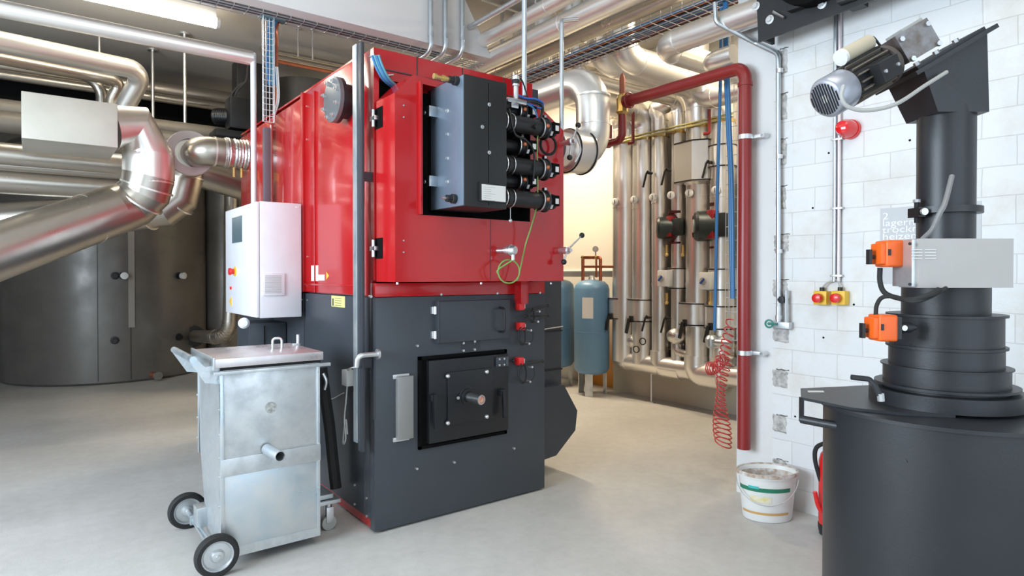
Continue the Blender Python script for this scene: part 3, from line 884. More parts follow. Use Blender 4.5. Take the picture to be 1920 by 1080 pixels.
# sensor elbow through the post and the white junction box with hanging lead
e = AX(687, 664, BX0 - .01); e0 = V(BX0 + .0, 3.20, AY(687, 664, BY0).z)
pp = fillet([V(BX0 + .01, 3.125, e0.z), V(1.352, 3.125, e0.z), V(1.352, 3.14, e0.z - .06)], .03, 5)
MB().sweep(pp, .014, 14).lathe(V(BX0 + .012, 3.13, e0.z), (-1, 0, 0), [(0, .028), (.012, .028)], 16).build('sensor_elbow', ZINC, bo)
jb = AX(651, 708, BX0 - .03)
MB().bev((BX0 - .05, jb.y - .04, jb.z - .045), (BX0 - .0, jb.y + .035, jb.z + .045), .005).build('junction_box', PLASTIC, bo)
jp = V(BX0 - .03, jb.y, jb.z - .045)
cable([V(1.352, 3.14, e0.z - .06), V(1.38, 3.28, jb.z + .08), V(BX0 - .03, jb.y, jb.z + .045)], .004, 'sensor_lead', PLASTIC, bo)
cable([jp, jp + V(.0, .02, -.10), jp + V(-.005, .03, -.2), jp + V(-.01, .0, -.30), jp + V(-.01, .035, -.34), jp + V(0, .05, -.27), jp + V(-.0, .02, -.2), jp + V(0, .0, -.28)], .0045, 'sensor_lead', PLASTIC, bo)
cable([jp + V(0, .05, -.05), jp + V(0, .3, -.12), jp + V(.02, .55, -.02)], .003, 'sensor_lead', PLASTIC, bo)

# ---- side housing on the right with the chamfered fan box
sh = MB().bev((BX1 - .03, 3.42, .60), (3.03, 4.6, 1.92), .004).build('side_housing', GREY, bo)
sx = MB()
for z in (.995, .72): sx.box((BX1 - .02, 3.412, z), (3.034, 3.425, z + .01))
sx.build('housing_seam', BLACK, sh)
MB().sweep([V(BX1, 3.40, 1.005), V(3.03, 3.405, 1.03)], .004, 8).build('housing_rod', ZINC, sh)
hop = [(BX1 - .03, .62), (3.00, .62), (3.13, .42), (3.11, .28), (2.93, .13), (BX1 - .03, .10)]
MB().prism(hop, 'y', 3.36, 4.1).build('fan_box', GREY, bo, ang=20)
MB().bev((BX1, 3.28, .11), (BX1 + .03, 3.36, .50), .003).build('fan_flange', GREY, bo)
MB().cyl((BX1 + .03, 3.33, .33), (BX1 + .05, 3.33, .33), .016, seg=14).build('flange_knob', BLACK, bo)
# rear support block below the cabinet
MB().bev((1.20, 4.62, 0), (1.455, 4.95, 1.06), .004).build('rear_cabinet', GREY, bo)
sb = MB().box((1.30, 4.612, .4), (1.304, 4.62, 1.04)).build('cabinet_seam', MATTE, bo)
# ------------------------------------------------------------------ ash cart
ac = thing('ash_cart', 'galvanised sheet-metal ash cart on two rubber wheels with hinged lid, left of the boiler', 'cart', (.95, 3.45, 0))
cx0, cx1, cy0, cy1 = .705, 1.18, 3.22, 3.71
zb, zt = .06, .945
body = MB(); bm = body.bm
# body a little wider at the top towards the rear
v = lambda x, y, z: bm.verts.new((x, y, z))
bot = [v(cx0 + .01, cy0 + .002, zb), v(cx1, cy0 + .002, zb), v(cx1, cy1 - .13, zb), v(cx0 + .01, cy1 - .13, zb)]
mid = [v(cx0, cy0, .50), v(cx1, cy0, .50), v(cx1, cy1 - .03, .50), v(cx0, cy1 - .03, .50)]
tp = [v(cx0, cy0, zt), v(cx1, cy0, zt), v(cx1, cy1, zt), v(cx0, cy1, zt)]
for A, B in ((bot, mid), (mid, tp)):
    for i in range(4): body.face([A[i], A[(i + 1) % 4], B[(i + 1) % 4], B[i]])
body.face(bot[::-1]); body.face(tp)
body.build('bin_body', GALV, ac, ang=10)
MB().bev((cx0 + .004, cy0 - .006, .52), (cx1 - .012, cy0, zt - .012), .002).build('upper_sheet', GALV, ac)
MB().bev((cx0 + .004, cy0 - .006, zb + .03), (cx1 - .012, cy0, .44), .002).build('lower_sheet', GALVB, ac)
MB().bev((cx0 - .002, cy0 - .014, .44), (cx1 + .004, cy0 + .002, .525), .003).build('front_strap', GALV, ac)
MB().box((cx0 + .004, cy0 - .010, zb - .01), (cx1 + .002, cy0 + .01, zb + .035)).build('bottom_flange', GALV, ac)
for x in (cx0 - .003, cx1 - .016):
    MB().bev((x, cy0 - .012, zb), (x + .018, cy0 + .014, zt), .002).build('corner_angle', GALVB, ac)
MB().bev((cx0 - .006, cy1 - .012, .45), (cx0 + .004, cy1 + .004, zt), .002).build('corner_angle', GALVB, ac)
q = MB()
for z in (.16, .30, .44, .53, .64, .76, .90): 
    q.cyl((cx1 - .007, cy0 - .018, z), (cx1 - .007, cy0 - .008, z), .0055, seg=8)
    q.cyl((cx0 - .008, cy0 + .008, z), (cx0 + .002, cy0 + .008, z), .0055, seg=8)
    if z > .5: q.cyl((cx0 - .012, cy1 - .006, z), (cx0 + .002, cy1 - .006, z), .0055, seg=8)
q.build('rivet', ZINC, ac)
# suction stub
c = AY(500, 842, cy0 - .014)
st = MB().hollow(c, c + V(.02, -.15, -.005), .026, .022, 24).build('suction_stub', GALVB, ac)
MB().torus(c + V(.019, -.145, -.005), (.02, -.15, 0), .025, .003, 24, 8).build('stub_bead', GALVB, st)
MB().cyl(c + V(.002, -.01, 0), c + V(.012, -.09, 0), .0225, seg=20).build('stub_bore', MATTE, st)
c = AY(508, 764, cy0 - .006)
m = MB(); m.cyl(c + V(0, -.0012, 0), c + V(0, .001, 0), .028, seg=24); m.build('worn_mark', mat('dirt_mark', (.30, .30, .28), .6, .4, noise=.5, nscale=90, col2=(.60, .62, .62)), ac)
# lid with rubber seal
lz = .96
MB().box((cx0 + .006, cy0 + .004, zt), (cx1 + .01, cy1 - .01, lz + .002)).build('lid_seal', RUB, ac)
lid = MB().bev((cx0 - .028, cy0 - .012, lz), (cx1 + .02, cy1 + .02, lz + .042), .003).build('lid', mat('lid_sheet', (.72, .68, .69), .32, .7, noise=.1, nscale=6, rnoise=.08), ac)
MB().bev((cx0 - .034, cy0 - .014, lz - .01), (cx0 - .024, cy1 + .02, lz + .050), .002).build('lid_edge', GALVB, lid)
MB().bev((cx0 - .03, cy0 - .024, zt - .018), (cx1 + .055, cy0 - .004, zt - .002), .002).build('rim_bar', GALV, ac)
c0 = AZ(535, 650, lz + .042); c1 = AZ(547, 655, lz + .042)
c0 = V(1.03, 3.50, lz + .042)
MB().sweep(fillet([c0, c0 + V(0, 0, .055), c0 + V(0.045, -.01, .055), c0 + V(.045, -.01, 0)], .016, 5), .007, 10).build('lid_handle', ZINC, lid)
# lid clamp rods at the right edge
m = MB().cyl((1.20, 3.60, lz - .02), (1.20, 3.60, lz + .10), .011, seg=12); m.bev((1.165, 3.59, lz + .036), (1.21, 3.61, lz + .052), .002)
m.build('clamp_bolt', ZINC, ac)
# push handle at the rear left
hz = lz + .015
for y in (cy0 + .03, cy1 - .02):
    m = MB(); m.prism([(cx0 + .03, hz - .10), (cx0 + .03, hz + .0), (cx0 - .06, hz - .01), (cx0 - .11, hz + .045), (cx0 - .125, hz + .018), (cx0 - .06, hz - .085)], 'y', y - .004, y + .004)
    m.cyl((cx0 - .055, y - .012, hz - .048), (cx0 - .055, y + .012, hz - .048), .017, seg=16)
    m.build('handle_arm', GALVB, ac)
MB().cyl((cx0 - .115, cy0 + .0, hz + .032), (cx0 - .115, cy1 + .01, hz + .032), .016, seg=18).build('push_bar', GALVB, ac)
# axle, stays and wheels
wr_ = .098
ax = cx0 - .03
MB().cyl((ax, cy0 - .06, wr_), (ax, cy1 + .17, wr_), .013, seg=16).build('axle', GALVB, ac)
for y in (cy0 + .03, cy1 - .02):
    MB().bev((ax - .02, y - .012, wr_ - .02), (cx0 + .03, y + .012, wr_ + .03), .003).build('axle_stay', GALVB, ac)
MB().bev((cx0 - .04, cy1 - .16, .10), (cx0 + .02, cy1 - .06, .20), .004).build('side_bracket', GALVB, ac)
for y in (cy0 - .055, cy1 + .16):
    w = MB().lathe((ax, y - .022, wr_), (0, 1, 0), [(0, .070), (0, .088), (.007, .096), (.022, .098), (.037, .096), (.044, .088), (.044, .070)], 44, cap=False)
    w = w.build('wheel', RUB, ac)
    MB().lathe((ax, y - .020, wr_), (0, 1, 0), [(0, .072), (0.001, .066), (.012, .058), (.010, .032), (.002, .028), (-.006, .024), (-.008, .010), (-.014, .009), (-.014, 0)], 36, cap=False).lathe((ax, y + .020, wr_), (0, -1, 0), [(0, .072), (.012, .058), (.010, .032), (.002, .024), (.0, 0)], 36, cap=False).build('rim', GALV, w)
# castor platform at the right end
MB().bev((1.16, 3.36, .175), (1.31, 3.62, .20), .003).bev((1.15, 3.34, .150), (1.345, 3.64, .170), .003).build('foot_plate', GALVB, ac)
cs = MB().lathe((1.29, 3.38, .15), (0, 0, -1), [(0, .018), (.03, .018)], 16).bev((1.27, 3.352, .045), (1.31, 3.36, .13), .002).bev((1.27, 3.388, .045), (1.31, 3.396, .13), .002).build('castor_fork', ZINC, ac)
MB().lathe((1.29, 3.362, .04), (0, 1, 0), [(0, .034), (.004, .040), (.02, .040), (.024, .034)], 24).build('castor_wheel', GREYP, cs)
MB().bev((1.13, 3.25, .04), (1.17, 3.60, .15), .003).build('castor_bearer', GALVB, ac)
# black discharge hose and lever between cart and boiler
cable([AY(603, 690, 3.62), AY(610, 745, 3.6), AY(618, 800, 3.58), AY(624, 860, 3.56), AY(630, 915, 3.54)], .034, 'discharge_hose', RUB, label='black hose between ash cart and boiler side', cat='hose')
cable([AY(606, 700, 3.54), AY(612, 715, 3.53), AY(609, 730, 3.54)], .012, 'hose_clamp', STEEL, label='steel clamp at the top of the black hose behind the ash cart', cat='clamp')

# ------------------------------------------------------------------ white control cabinet
cc = thing('control_cabinet', 'white steel control cabinet with display and vent grille beside the red boiler flank', 'cabinet', (1.29, 4.6, 1.12))
kx0, kx1, ky0, ky1, kz0, kz1 = 1.146, 1.432, 4.22, 5.03, 1.12, 1.872
MB().bev((kx0 + .02, ky0, kz0), (kx1, ky1, kz1), .006).build('cabinet_body', WHITE, cc)
dk = MB().bev((kx0 - .003, ky0 + .004, kz0 + .004), (kx0 + .017, ky1, kz1 - .004), .005).build('cabinet_door', WHITE, cc)
def kp(px, py): return AX(px, py, kx0 - .003)
a = kp(454, 405); b = kp(436, 457)
sc_ = MB().box((kx0 - .006, a.y, kp(450, 405).z), (kx0, b.y, kp(450, 454).z)).build('display', SCREEN, dk)
c = kp(440, 509)
MB().lathe(c + V(.001, -.02, 0), (-1, 0, 0), [(0, .034), (.006, .034)], 24).build('switch_plate', YELLOW, dk)
MB().lathe(c + V(-.004, .0, 0), (-1, 0, 0), [(0, .020), (.02, .020), (.022, .026), (.035, .024), (.038, 0)], 20).build('main_switch', REDP, dk)
c = kp(434, 540); MB().lathe(c, (-1, 0, 0), [(0, .011), (.01, .011), (.012, 0)], 16).build('push_button', REDP, dk)
c = kp(433, 563); MB().cyl(c + V(.001, 0, -.008), c + V(-.002, 0, -.008), .044, seg=3).build('warning_label', YELLOW, dk)
p0 = AY(492, 512, ky0); p1 = AY(533, 554, ky0)
g = MB().bev((p0.x, ky0 - .012, p1.z), (p1.x, ky0, p0.z), .004).build('vent_grille', WHITE, cc)
q = MB()
for k in range(14):
    z = p0.z - .018 - k * (p0.z - p1.z - .036) / 13
    q.box((p0.x + .012, ky0 - .014, z), (p1.x - .022, ky0 - .0115, z + .003))
q.build('grille_slot', GREYP, g)
MB().box((kx0 + .285 - .035, ky0 - .003, kz1 - .03), (kx0 + .285 - .015, ky0 + .001, kz1 - .02)).build('corner_plug', PLASTIC, cc)
# socket under the cabinet
MB().lathe(AX(458, 605, 1.13), (-.3, -1, 0), [(-.06, .025), (0, .028), (.03, .036), (.05, .036), (.062, .024), (.066, 0)], 20).build('power_plug', WHITE, cc)
# ------------------------------------------------------------------ riser manifold on the far right wall
MX = 5.42
def M_(px, py, x=MX): return AX(px, py, x)
VBLK = BLACK
def lever(c, parent, down=True, ln=.15, m=BLACK):
    """ball valve lever on a pipe: hub and bent grip"""
    l = MB().cyl(c + V(0, 0, 0), c + V(-.06, 0, 0), .016, seg=12).build('valve_stem', m, parent)
    MB().sweep(fillet([c + V(-.06, 0, .02), c + V(-.06, .025, -.01), c + V(-.07, .06, -ln)], .02, 4), .011, 8).build('valve_lever', m, parent)
def therm(c, parent):
    t = MB().lathe(c, (-1, -.35, 0), [(0, .012), (.03, .012), (.03, .040), (.05, .042), (.054, .036)], 22).build('thermometer', PLASTIC, parent)
    MB().obox(c + V(-.056, -.018, 0), (-1, -.35, 0), (.35, -1, 0), (0, 0, 1), .002, .003, .024).build('thermometer_needle', INK, t)
def strap(c, r, parent, h=.012):
    MB().cyl(c - V(0, 0, h / 2), c + V(0, 0, h / 2), r + .006, seg=28).build('strap', BLACK, parent)
def sleeve(px, py0, py1, r, parent, name='valve_cover', m=None):
    a = M_(px, py0); b = M_(px, py1); c = V(MX, a.y, 0)
    o = MB().cyl(V(MX, a.y, b.z), V(MX, a.y, a.z), r, seg=8 if r > .15 else 28).build(name, m or ALU, parent, ang=25)
    for z in (a.z - .012, b.z + .012): strap(V(MX, a.y, z), r, parent)
    return o
hdr_z = M_(1200, 680).z
risers = [
    # px, radius, top z, bottom py, label
    (1171, .138, 3.28, 640, 'leftmost thick insulated riser of the row on the cream wall', True),
    (1206, .120, 3.20, 600, 'second insulated riser from the left, straight with a valve cover low down', False),
    (1238, .088, 2.86, 690, 'slim insulated riser with an S-bend at its top', True),
    (1271, .068, 3.22, 600, 'thin insulated riser carrying the small dark pump', False),
    (1310, .128, 3.30, 680, 'thick insulated riser with the large angular valve cover', True),
    (1354, .118, 3.24, 600, 'rightmost insulated riser carrying the large dark pump', False)]
RS = []
for i, (px, r, zt_, pyb, lab, elbow) in enumerate(risers):
    y = M_(px, 515).y
    zb_ = M_(px, pyb).z
    zl = hdr_z
    topx = 3.55 - .0 * i
    if i == 2:
        pts = [V(MX, y, zl), M_(1237, 218), M_(1226, 203), M_(1258, 196), M_(1262, 150), V(3.98, M_(1262, 150).y, M_(1262, 150).z), V(3.98, M_(1262, 150).y, CZ - .001)]
    else:
        pts = [V(MX, y, zl), V(MX, y, zt_), V(3.98, y, zt_), V(3.98, y, CZ - .001)]
    t = alu_pipe(pts, r, 'insulated_riser', lab, 'pipe', bend=r * 1.7, step=.75, group='insulated risers on the cream wall')
    RS.append((t, y, r))
RSD = {p[0]: RS[i] for i, p in enumerate(risers)}
# headers low along the wall
y0, y1 = RS[0][1], M_(1392, 515).y
alu_pipe([V(MX, y0 + .02, .60), V(MX, y0 + .02, hdr_z), V(MX, 2.75, hdr_z)], .108, 'header_pipe', 'low horizontal insulated header under the row of risers', 'pipe', step=.8, bend=.2)
alu_pipe([V(MX + .14, y0 - .22, hdr_z + .24), V(MX + .14, 2.75, hdr_z + .24)], .085, 'header_pipe', 'second insulated header, behind and above the lowest one', 'pipe', m=ALUD)
for yy in (M_(1222, 515).y, 3.25):
    MB().cyl((MX, yy, .0), (MX, yy, hdr_z - .105), .012, seg=12).lathe((MX, yy, 0), (0, 0, 1), [(0, .045), (.008, .045)], 16).build('support_stand', ZINC, label='thin steel support foot under the low header' + (' at its left end' if yy > 4 else ' near the red coil hose'), cat='support')
# U-bend outlines
for px in (1240, 1310):
    t, y, r = RSD[1238 if px == 1240 else 1310]
    MB().sweep(fillet([V(MX - .01, y, .58), V(MX - .01, y, hdr_z - .02), V(MX - .01, y - .30, hdr_z - .02)], r * 1.7, 6), r + .010, 24).build('elbow_jacket', ALU, t, ang=20)
# lower valve covers
for px, a, b, r in ((1165, 558, 598, .150), (1203, 560, 603, .150), (1304, 567, 610, .158), (1352, 572, 617, .150)):
    key = min(RSD, key=lambda k: abs(k - px)); t = RSD[key][0]
    ya = M_(px, 515).y
    za, zb2 = M_(px, a).z, M_(px, b).z
    MB().cyl((MX, ya, zb2), (MX, ya, za), r, seg=20).build('valve_cover', ALU, t, ang=25)
    for z in (za - .01, zb2 + .01): strap(V(MX, ya, z), r, t)
    k = M_(px - 16, b - 5, MX - .13)
    MB().bev(k + V(-.05, -.02, -.035), k + V(.03, .02, .035), .006).build('valve_hub', BLACK, t)
    MB().obox(k + V(-.06, .025, -.075), (1, 0, 0), (0, 1, .25), (0, -.25, 1), .010, .016, .085).build('valve_lever', BLACK, t)
    MB().sphere(M_(px - 5, a - 6, MX - .05), .045, (1, 1, .7)).build('brass_fitting', BRASS, t)
# middle covers
for px, a, b, r in ((1271, 502, 542, .105), (1354, 503, 545, .135), (1354, 273, 316, .132)):
    t = RSD[px][0]; ya = M_(px, 515).y
    za, zb2 = M_(px, a).z, M_(px, b).z
    MB().cyl((MX, ya, zb2), (MX, ya, za), r, seg=24).build('valve_cover', ALU, t, ang=25)
    for z in (za - .01, zb2 + .01): strap(V(MX, ya, z), r, t)
# big angular cover on the fifth riser
t, y, r = RSD[1310]
za, zb2 = M_(1300, 270).z, M_(1300, 345).z
oc = [(MX + .12, y + .11), (MX - .08, y + .21), (MX - .17, y + .17), (MX - .20, y - .06), (MX - .12, y - .19), (MX + .12, y - .19)]
cv = MB().prism(oc, 'z', zb2, za).build('angular_cover', ALU, t, ang=15)
q = MB()
for z in (za - .014, zb2 + .002):
    q.prism([((x - MX) * 1.04 + MX, (yy - y) * 1.04 + y) for x, yy in oc], 'z', z, z + .012)
q.build('strap', BLACK, cv)
MB().lathe((MX, y, zb2), (0, 0, -1), [(0, .15), (.04, .115)], 24).build('cover_cone', ALU, t)
# levers and thermometers
for px, py, k in ((1222, 325, 1238), (1257, 320, 1271), (1335, 305, 1354), (1220, 595, 1238), (1256, 597, 1271)):
    lever(M_(px, py, MX - .12), RSD[k][0])
for px, py in ((1156, 379), (1192, 375), (1227, 371), (1261, 367), (1295, 363), (1344, 358)):
    key = min(RSD, key=lambda k: abs(k - px)); therm(M_(px, py, MX - .12), RSD[key][0])
# extra slim risers behind
for px, lab, r in ((1188, 'slim bare riser between the first and second insulated risers', .022), (1292, 'slim riser just left of the fifth insulated riser', .030), (1334, 'slim riser between the fifth and sixth insulated risers', .045)):
    y = M_(px, 515, MX + .14).y
    MB().cyl((MX + .14, y, .5), (MX + .14, y, 3.3), r, seg=16).build('slim_riser', ALUD, label=lab, cat='pipe')
# second support for the risers: yellowish rail pair
rail = thing('support_rail', 'yellow-passivated mounting rail with clamps crossing all the risers', 'rail', (MX + .10, 4.4, M_(1260, 245).z))
ra, rb_ = M_(1148, 277, MX - .10), M_(1372, 222, MX - .10)
zr = M_(1260, 245, MX - .1).z
MB().bev((MX - .165, rb_.y - .05, zr - .022), (MX - .145, ra.y, zr - .004), .002).bev((MX - .165, rb_.y - .05, zr + .010), (MX - .145, ra.y, zr + .026), .002).build('rail_profile', mat('yellow_zinc', (.60, .55, .24), .4, .7, noise=.2), rail)
for t, y, r in RS:
    MB().cyl((MX, y, zr - .02), (MX, y, zr + .012), r + .008, seg=28).box((MX - r - .03, y - .03, zr - .02), (MX - r, y + .03, zr + .01)).build('pipe_clamp', BRASS, rail)
q = MB()
for t, y, r in RS: q.cyl((MX - .155, y + .05, zr - .05), (MX - .155, y + .05, zr + .05), .006, seg=8)
q.build('clamp_screw', ZINC, rail)
# pumps
def pump(px, py, s, lab):
    c = M_(px, py, MX - .02)
    p = thing('circulation_pump', lab, 'pump', c + V(0, 0, -.15 * s))
    dkm = mat('pump_dark', (.03, .04, .04), .4, .3)
    MB().lathe(c + V(-.05, 0, 0), (-.7, .72, 0), [(0, .105 * s), (.05, .115 * s), (.14 * s, .115 * s), (.16 * s, .10 * s), (.165 * s, .06 * s)], 28).build('motor_housing', dkm, p)
    MB().bev(c + V(-.13 * s, -.15 * s, -.09 * s), c + V(-.02, .16 * s, .09 * s), .03).build('terminal_box', dkm, p)
    MB().bev(c + V(-.150 * s, -.045 * s, -.10 * s), c + V(-.04, .015 * s, .115 * s), .018).build('red_cover', mat('pump_red', (.30, .015, .02), .4), p)
    MB().bev(c + V(-.156 * s, -.02 * s, -.04), c + V(-.146 * s, -.012 * s, .06), .002).build('cover_mark', PLASTIC, p)
    MB().lathe(c + V(0, 0, -.17 * s), (0, 0, 1), [(0, .075 * s), (.02, .075 * s), (.02, .05 * s), (.10, .07 * s), (.25 * s, .07 * s), (.32 * s, .05 * s), (.32 * s, .075 * s), (.345 * s, .075 * s)], 20).build('volute', mat('pump_volute', (.12, .02, .02), .4), p)
    MB().lathe(c + V(-.155 * s, .11 * s, 0), (-.7, .72, 0), [(0, .05 * s), (.02, .05 * s), (.021, .03 * s)], 20).build('dial', GREYP, p)
pump(1267, 427, 1.0, 'small dark circulation pump with red cover on the thin riser')
pump(1349, 424, 1.3, 'large dark circulation pump with red cover on the rightmost riser')
# valve actuators
for px, py, lab in ((1247, 522, 'white box-shaped valve actuator with blue dial below the small pump'), (1326, 527, 'white box-shaped valve actuator with blue dial below the large pump')):
    c = M_(px, py, MX - .16)
    a = thing('valve_actuator', lab, 'actuator', c + V(0, 0, -.07))
    MB().bev(c + V(-.05, -.065, -.085), c + V(.05, .065, .085), .012).build('housing', PLASTIC, a)
    MB().lathe(c + V(-.05, .01, .0), (-1, .1, 0), [(0, .038), (.012, .036)], 20).build('dial', GREYP, a)
    MB().obox(c + V(-.065, .011, 0), (1, 0, 0), (0, 1, 1), (0, -1, 1), .006, .008, .034).build('pointer', mat('dial_blue', (.03, .08, .35), .4), a)
    MB().cyl(c + V(.05, 0, 0), c + V(.16, 0, 0), .02, seg=14).build('coupling', BRASS, a)
# brass and valve stacks below the actuators
for px, py, k in ((1250, 470, 1271), (1250, 560, 1271), (1332, 560, 1354), (1280, 470, 1310)):
    c = M_(px, py, MX - .10); t = RSD[k][0]
    MB().lathe(c + V(0, 0, -.06), (0, 0, 1), [(0, .014), (.02, .022), (.04, .014), (.07, .019), (.09, .014), (.12, .016)], 16).build('brass_fitting', BRASS, t)
# twisted foil-wrapped fitting knots at the low connections
for px, py, s, k in ((1193, 640, .10, 1206), (1270, 630, .11, 1271), (1352, 640, .12, 1354)):
    c = M_(px, py, MX - .02); t = RSD[k][0]
    MB().sphere(c, s, (1, 1, .85)).build('foil_wrap', FOIL, t)
    MB().sweep(fillet([c, c + V(-.02, 0, -.16), c + V(-.02, -.16, -.18)], .06, 5), .045, 14).build('drain_bend', FOIL, t)
for px, py, k in ((1193, 655, 1206), (1205, 640, 1206)):
    MB().torus(M_(px, py, MX - .16), (1, .3, 0), .035, .006, 20, 8).build('handwheel', BLACK, RSD[k][0])
# compressed-air regulator and red coiled hose
c = M_(1334, 641, 5.2)
rg = thing('air_regulator', 'pale blue-grey compressed-air regulator above the red coiled hose', 'regulator', c + V(0, 0, -.1))
MB().lathe(c + V(0, 0, -.06), (0, 0, 1), [(0, .03), (.02, .055), (.09, .06), (.12, .04), (.13, .02)], 20).build('regulator_body', CONDUIT, rg)
MB().cyl(c + V(0, -.02, 0), c + V(0, -.22, 0), .035, seg=16).build('regulator_outlet', CONDUIT, rg)
MB().cyl(c + V(0, 0, -.06), c + V(0, 0, -.15), .014, seg=10).build('water_bowl', PLASTIC, rg)
cp = []
xh = 3.72
nt = 24
ctop = AX(1371, 600, 3.78); cbot = AX(1358, 835, 3.78)
for i in range(nt * 12 + 1):
    f = i / (nt * 12); a = 2 * PI * i / 12
    if f < .25: rr = .030 + .02 * f
    else: rr = .045 + .016 * math.sin(f * 9)
    k = f ** .85
    cen = ctop.lerp(cbot, k) + V(0, .05 * math.sin(k * 3), 0)
    cp.append(cen + V(math.cos(a) * rr, math.sin(a) * rr, math.sin(a) * .018))
HOSER = mat('red_hose', (.55, .05, .05), .35)
MB().sweep(cp, .0045, 6).build('coiled_hose', HOSER, label='red coiled compressed-air hose hanging beside the wall edge', cat='hose', ang=60)
cp = []
h0 = AX(1328, 690, 3.95); h1 = AX(1364, 672, 3.85)
for i in range(7 * 12 + 1):
    f = i / 84; a = 2 * PI * i / 12
    cen = h0.lerp(h1, f) + V(0, 0, -.03 * math.sin(f * PI))
    cp.append(cen + V(math.cos(a) * .042, math.sin(f * 2) * .02, math.sin(a) * .045))
MB().sweep(cp, .0055, 6).build('coiled_hose', HOSER, label='short loose loops of red hose left of the hanging coil', cat='hose', ang=60)

# ------------------------------------------------------------------ expansion tanks with copper piping
def exp_tank(loc, label, rr=.205, paper=True):
    t = thing('expansion_tank', label, 'tank', loc)
    l = Vector(loc)
    MB().lathe(l + V(0, 0, .24), (0, 0, 1), [(0, rr * .55), (.025, rr * .86), (.07, rr), (.99, rr), (1.04, rr * .93), (1.08, rr * .72), (1.10, rr * .35), (1.105, .0)], 40).build('vessel', TANKB, t)
    MB().torus(l + V(0, 0, .74), (0, 0, 1), rr + .0005, .002, 40, 6).build('weld_seam', TANKB, t)
    for k in range(3):
        a = R(-100 + 120 * k + 75)
        d = V(math.cos(a), math.sin(a), 0); n = V(-d.y, d.x, 0)
        MB().obox(l + d * (rr * .8) + V(0, 0, .13), d, n, (0, 0, 1), .006, .045, .13).build('leg', GALV, t)
    MB().lathe(l + V(0, 0, 1.33), (0, 0, 1), [(0, .045), (.05, .03), (.06, .015)], 16).build('neck', ZINC, t)
    if paper:
        m = MB(); pts = []
        a0 = -2.62
        g0 = [(l.x + math.cos(a0 + q * .09) * (rr + .003), l.y + math.sin(a0 + q * .09) * (rr + .003)) for q in range(-3, 5)]
        lo = [m.bm.verts.new((x, y, .90)) for x, y in g0]; hi = [m.bm.verts.new((x, y, 1.14)) for x, y in g0]
        for k in range(len(g0) - 1): m.face([lo[k], lo[k + 1], hi[k + 1], hi[k]])
        m.build('paper_label', PAPER, t, ang=60)
    return t
tx = AZ(1093, 735, 0)
T1 = (5.22, 5.36, 0)
exp_tank(T1, 'light blue expansion tank with paper label standing near the cream wall')
exp_tank((5.30, 6.05, 0), 'second light blue expansion tank, mostly hidden behind the boiler side', paper=False)
# copper loop with gauge
cl = thing('copper_pipework', 'painted copper pipe loop with pressure gauge above the blue tank', 'pipework', (5.3, 5.3, 1.38))
X = 5.30
P = lambda px, py: AX(px, py, X)
MB().sweep(fillet([P(1093, 545), P(1093, 483), P(1126, 483), P(1126, 545)], .03, 5), .020, 14).build('copper_pipe', COPPER, cl)
MB().sweep([P(1093, 500), P(1126, 500)], .014, 12).build('copper_pipe', COPPER, cl)
MB().sweep([P(1126, 500), P(1152, 500)], .014, 12).build('copper_pipe', COPPER, cl)
MB().sweep([P(1118, 483), P(1118, 520)], .012, 12).build('copper_pipe', COPPER, cl)
c = P(1117, 467)
MB().cyl(c + V(0, 0, -.09), c + V(0, 0, -.03), .008, seg=10).lathe(c, (-1, -.4, 0), [(-.01, .035), (.015, .035), (.016, .030)], 20).build('pressure_gauge', STEEL, cl)
MB().lathe(c + V(-.017, -.007, 0), (-1, -.4, 0), [(0, .029), (.001, .029)], 20).build('gauge_face', PAPER, cl)
MB().lathe(P(1093, 548), (0, 0, 1), [(-.04, .045), (0, .035), (.05, .022)], 14).build('pipe_union', COPPER, cl)
for px in (1093, 1118): MB().sphere(P(px, 483), .026).build('pipe_fitting', BRASS, cl)
# white gas line on the wall
MB().cyl((5.70, 7.0, AX(1100, 508, 5.70).z), (5.70, 5.2, AX(1100, 508, 5.70).z), .016, seg=12).build('wall_conduit', PLASTIC, label='thin white horizontal pipe on the cream wall behind the blue tanks', cat='pipe')
# ------------------------------------------------------------------ buffer tanks on the left
def tank(c, r, h, label, seg=64, ribs=True):
    t = thing('buffer_tank', label, 'tank', c)
    c = Vector(c)
    MB().lathe(c, (0, 0, 1), [(0, r * .97), (.03, r), (h - .1, r), (h, r * .9), (h + .03, 0)], seg).build('jacket', DARKT, t, ang=25)
    return t
c9 = AD(205, 515, 9.15); T_ = (c9.x, c9.y, 0); TR = 1.28
bt = tank(T_, TR, 3.15, 'big dark sheet-jacketed buffer tank at the left, with a pale vertical joint strip')
def on_tank(px, py, C=T_, r=TR, lift=0.0):
    """point of the photograph on the jacket of a round tank"""
    d = ray(px, py); A = d.x ** 2 + d.y ** 2; B = -2 * (d.x * C[0] + d.y * C[1]); K = C[0] ** 2 + C[1] ** 2 - (r + lift) ** 2
    disc = max(B * B - 4 * A * K, 0); s = (-B - math.sqrt(disc)) / (2 * A)
    p = _C + d * s; n = V(p.x - C[0], p.y - C[1], 0).normalized(); return p, n
p, n = on_tank(246, 505); s = V(-n.y, n.x, 0)
ptop = 2.6; pbot = on_tank(246, 614)[0].z
MB().obox(V(p.x, p.y, (ptop + pbot) / 2) + n * .006, n, s, (0, 0, 1), .008, .036, (ptop - pbot) / 2).build('joint_strip', mat('strip_grey', (.33, .31, .28), .5, .3), bt)
for px, py, big in ((335, 517, True), (216, 517, False), (231, 517, True), (335, 632, False), (215, 638, False)):
    p, n = on_tank(px, py)
    MB().lathe(p, n, [(-.02, .05), (.012, .05), (.014, .03), (.05, .028)], 20).build('sensor_pocket', BLACK, bt)
    if big: MB().lathe(p + n * .05, n, [(0, .04), (.05, .045), (.055, .035)], 20).build('thermometer', PLASTIC, bt)
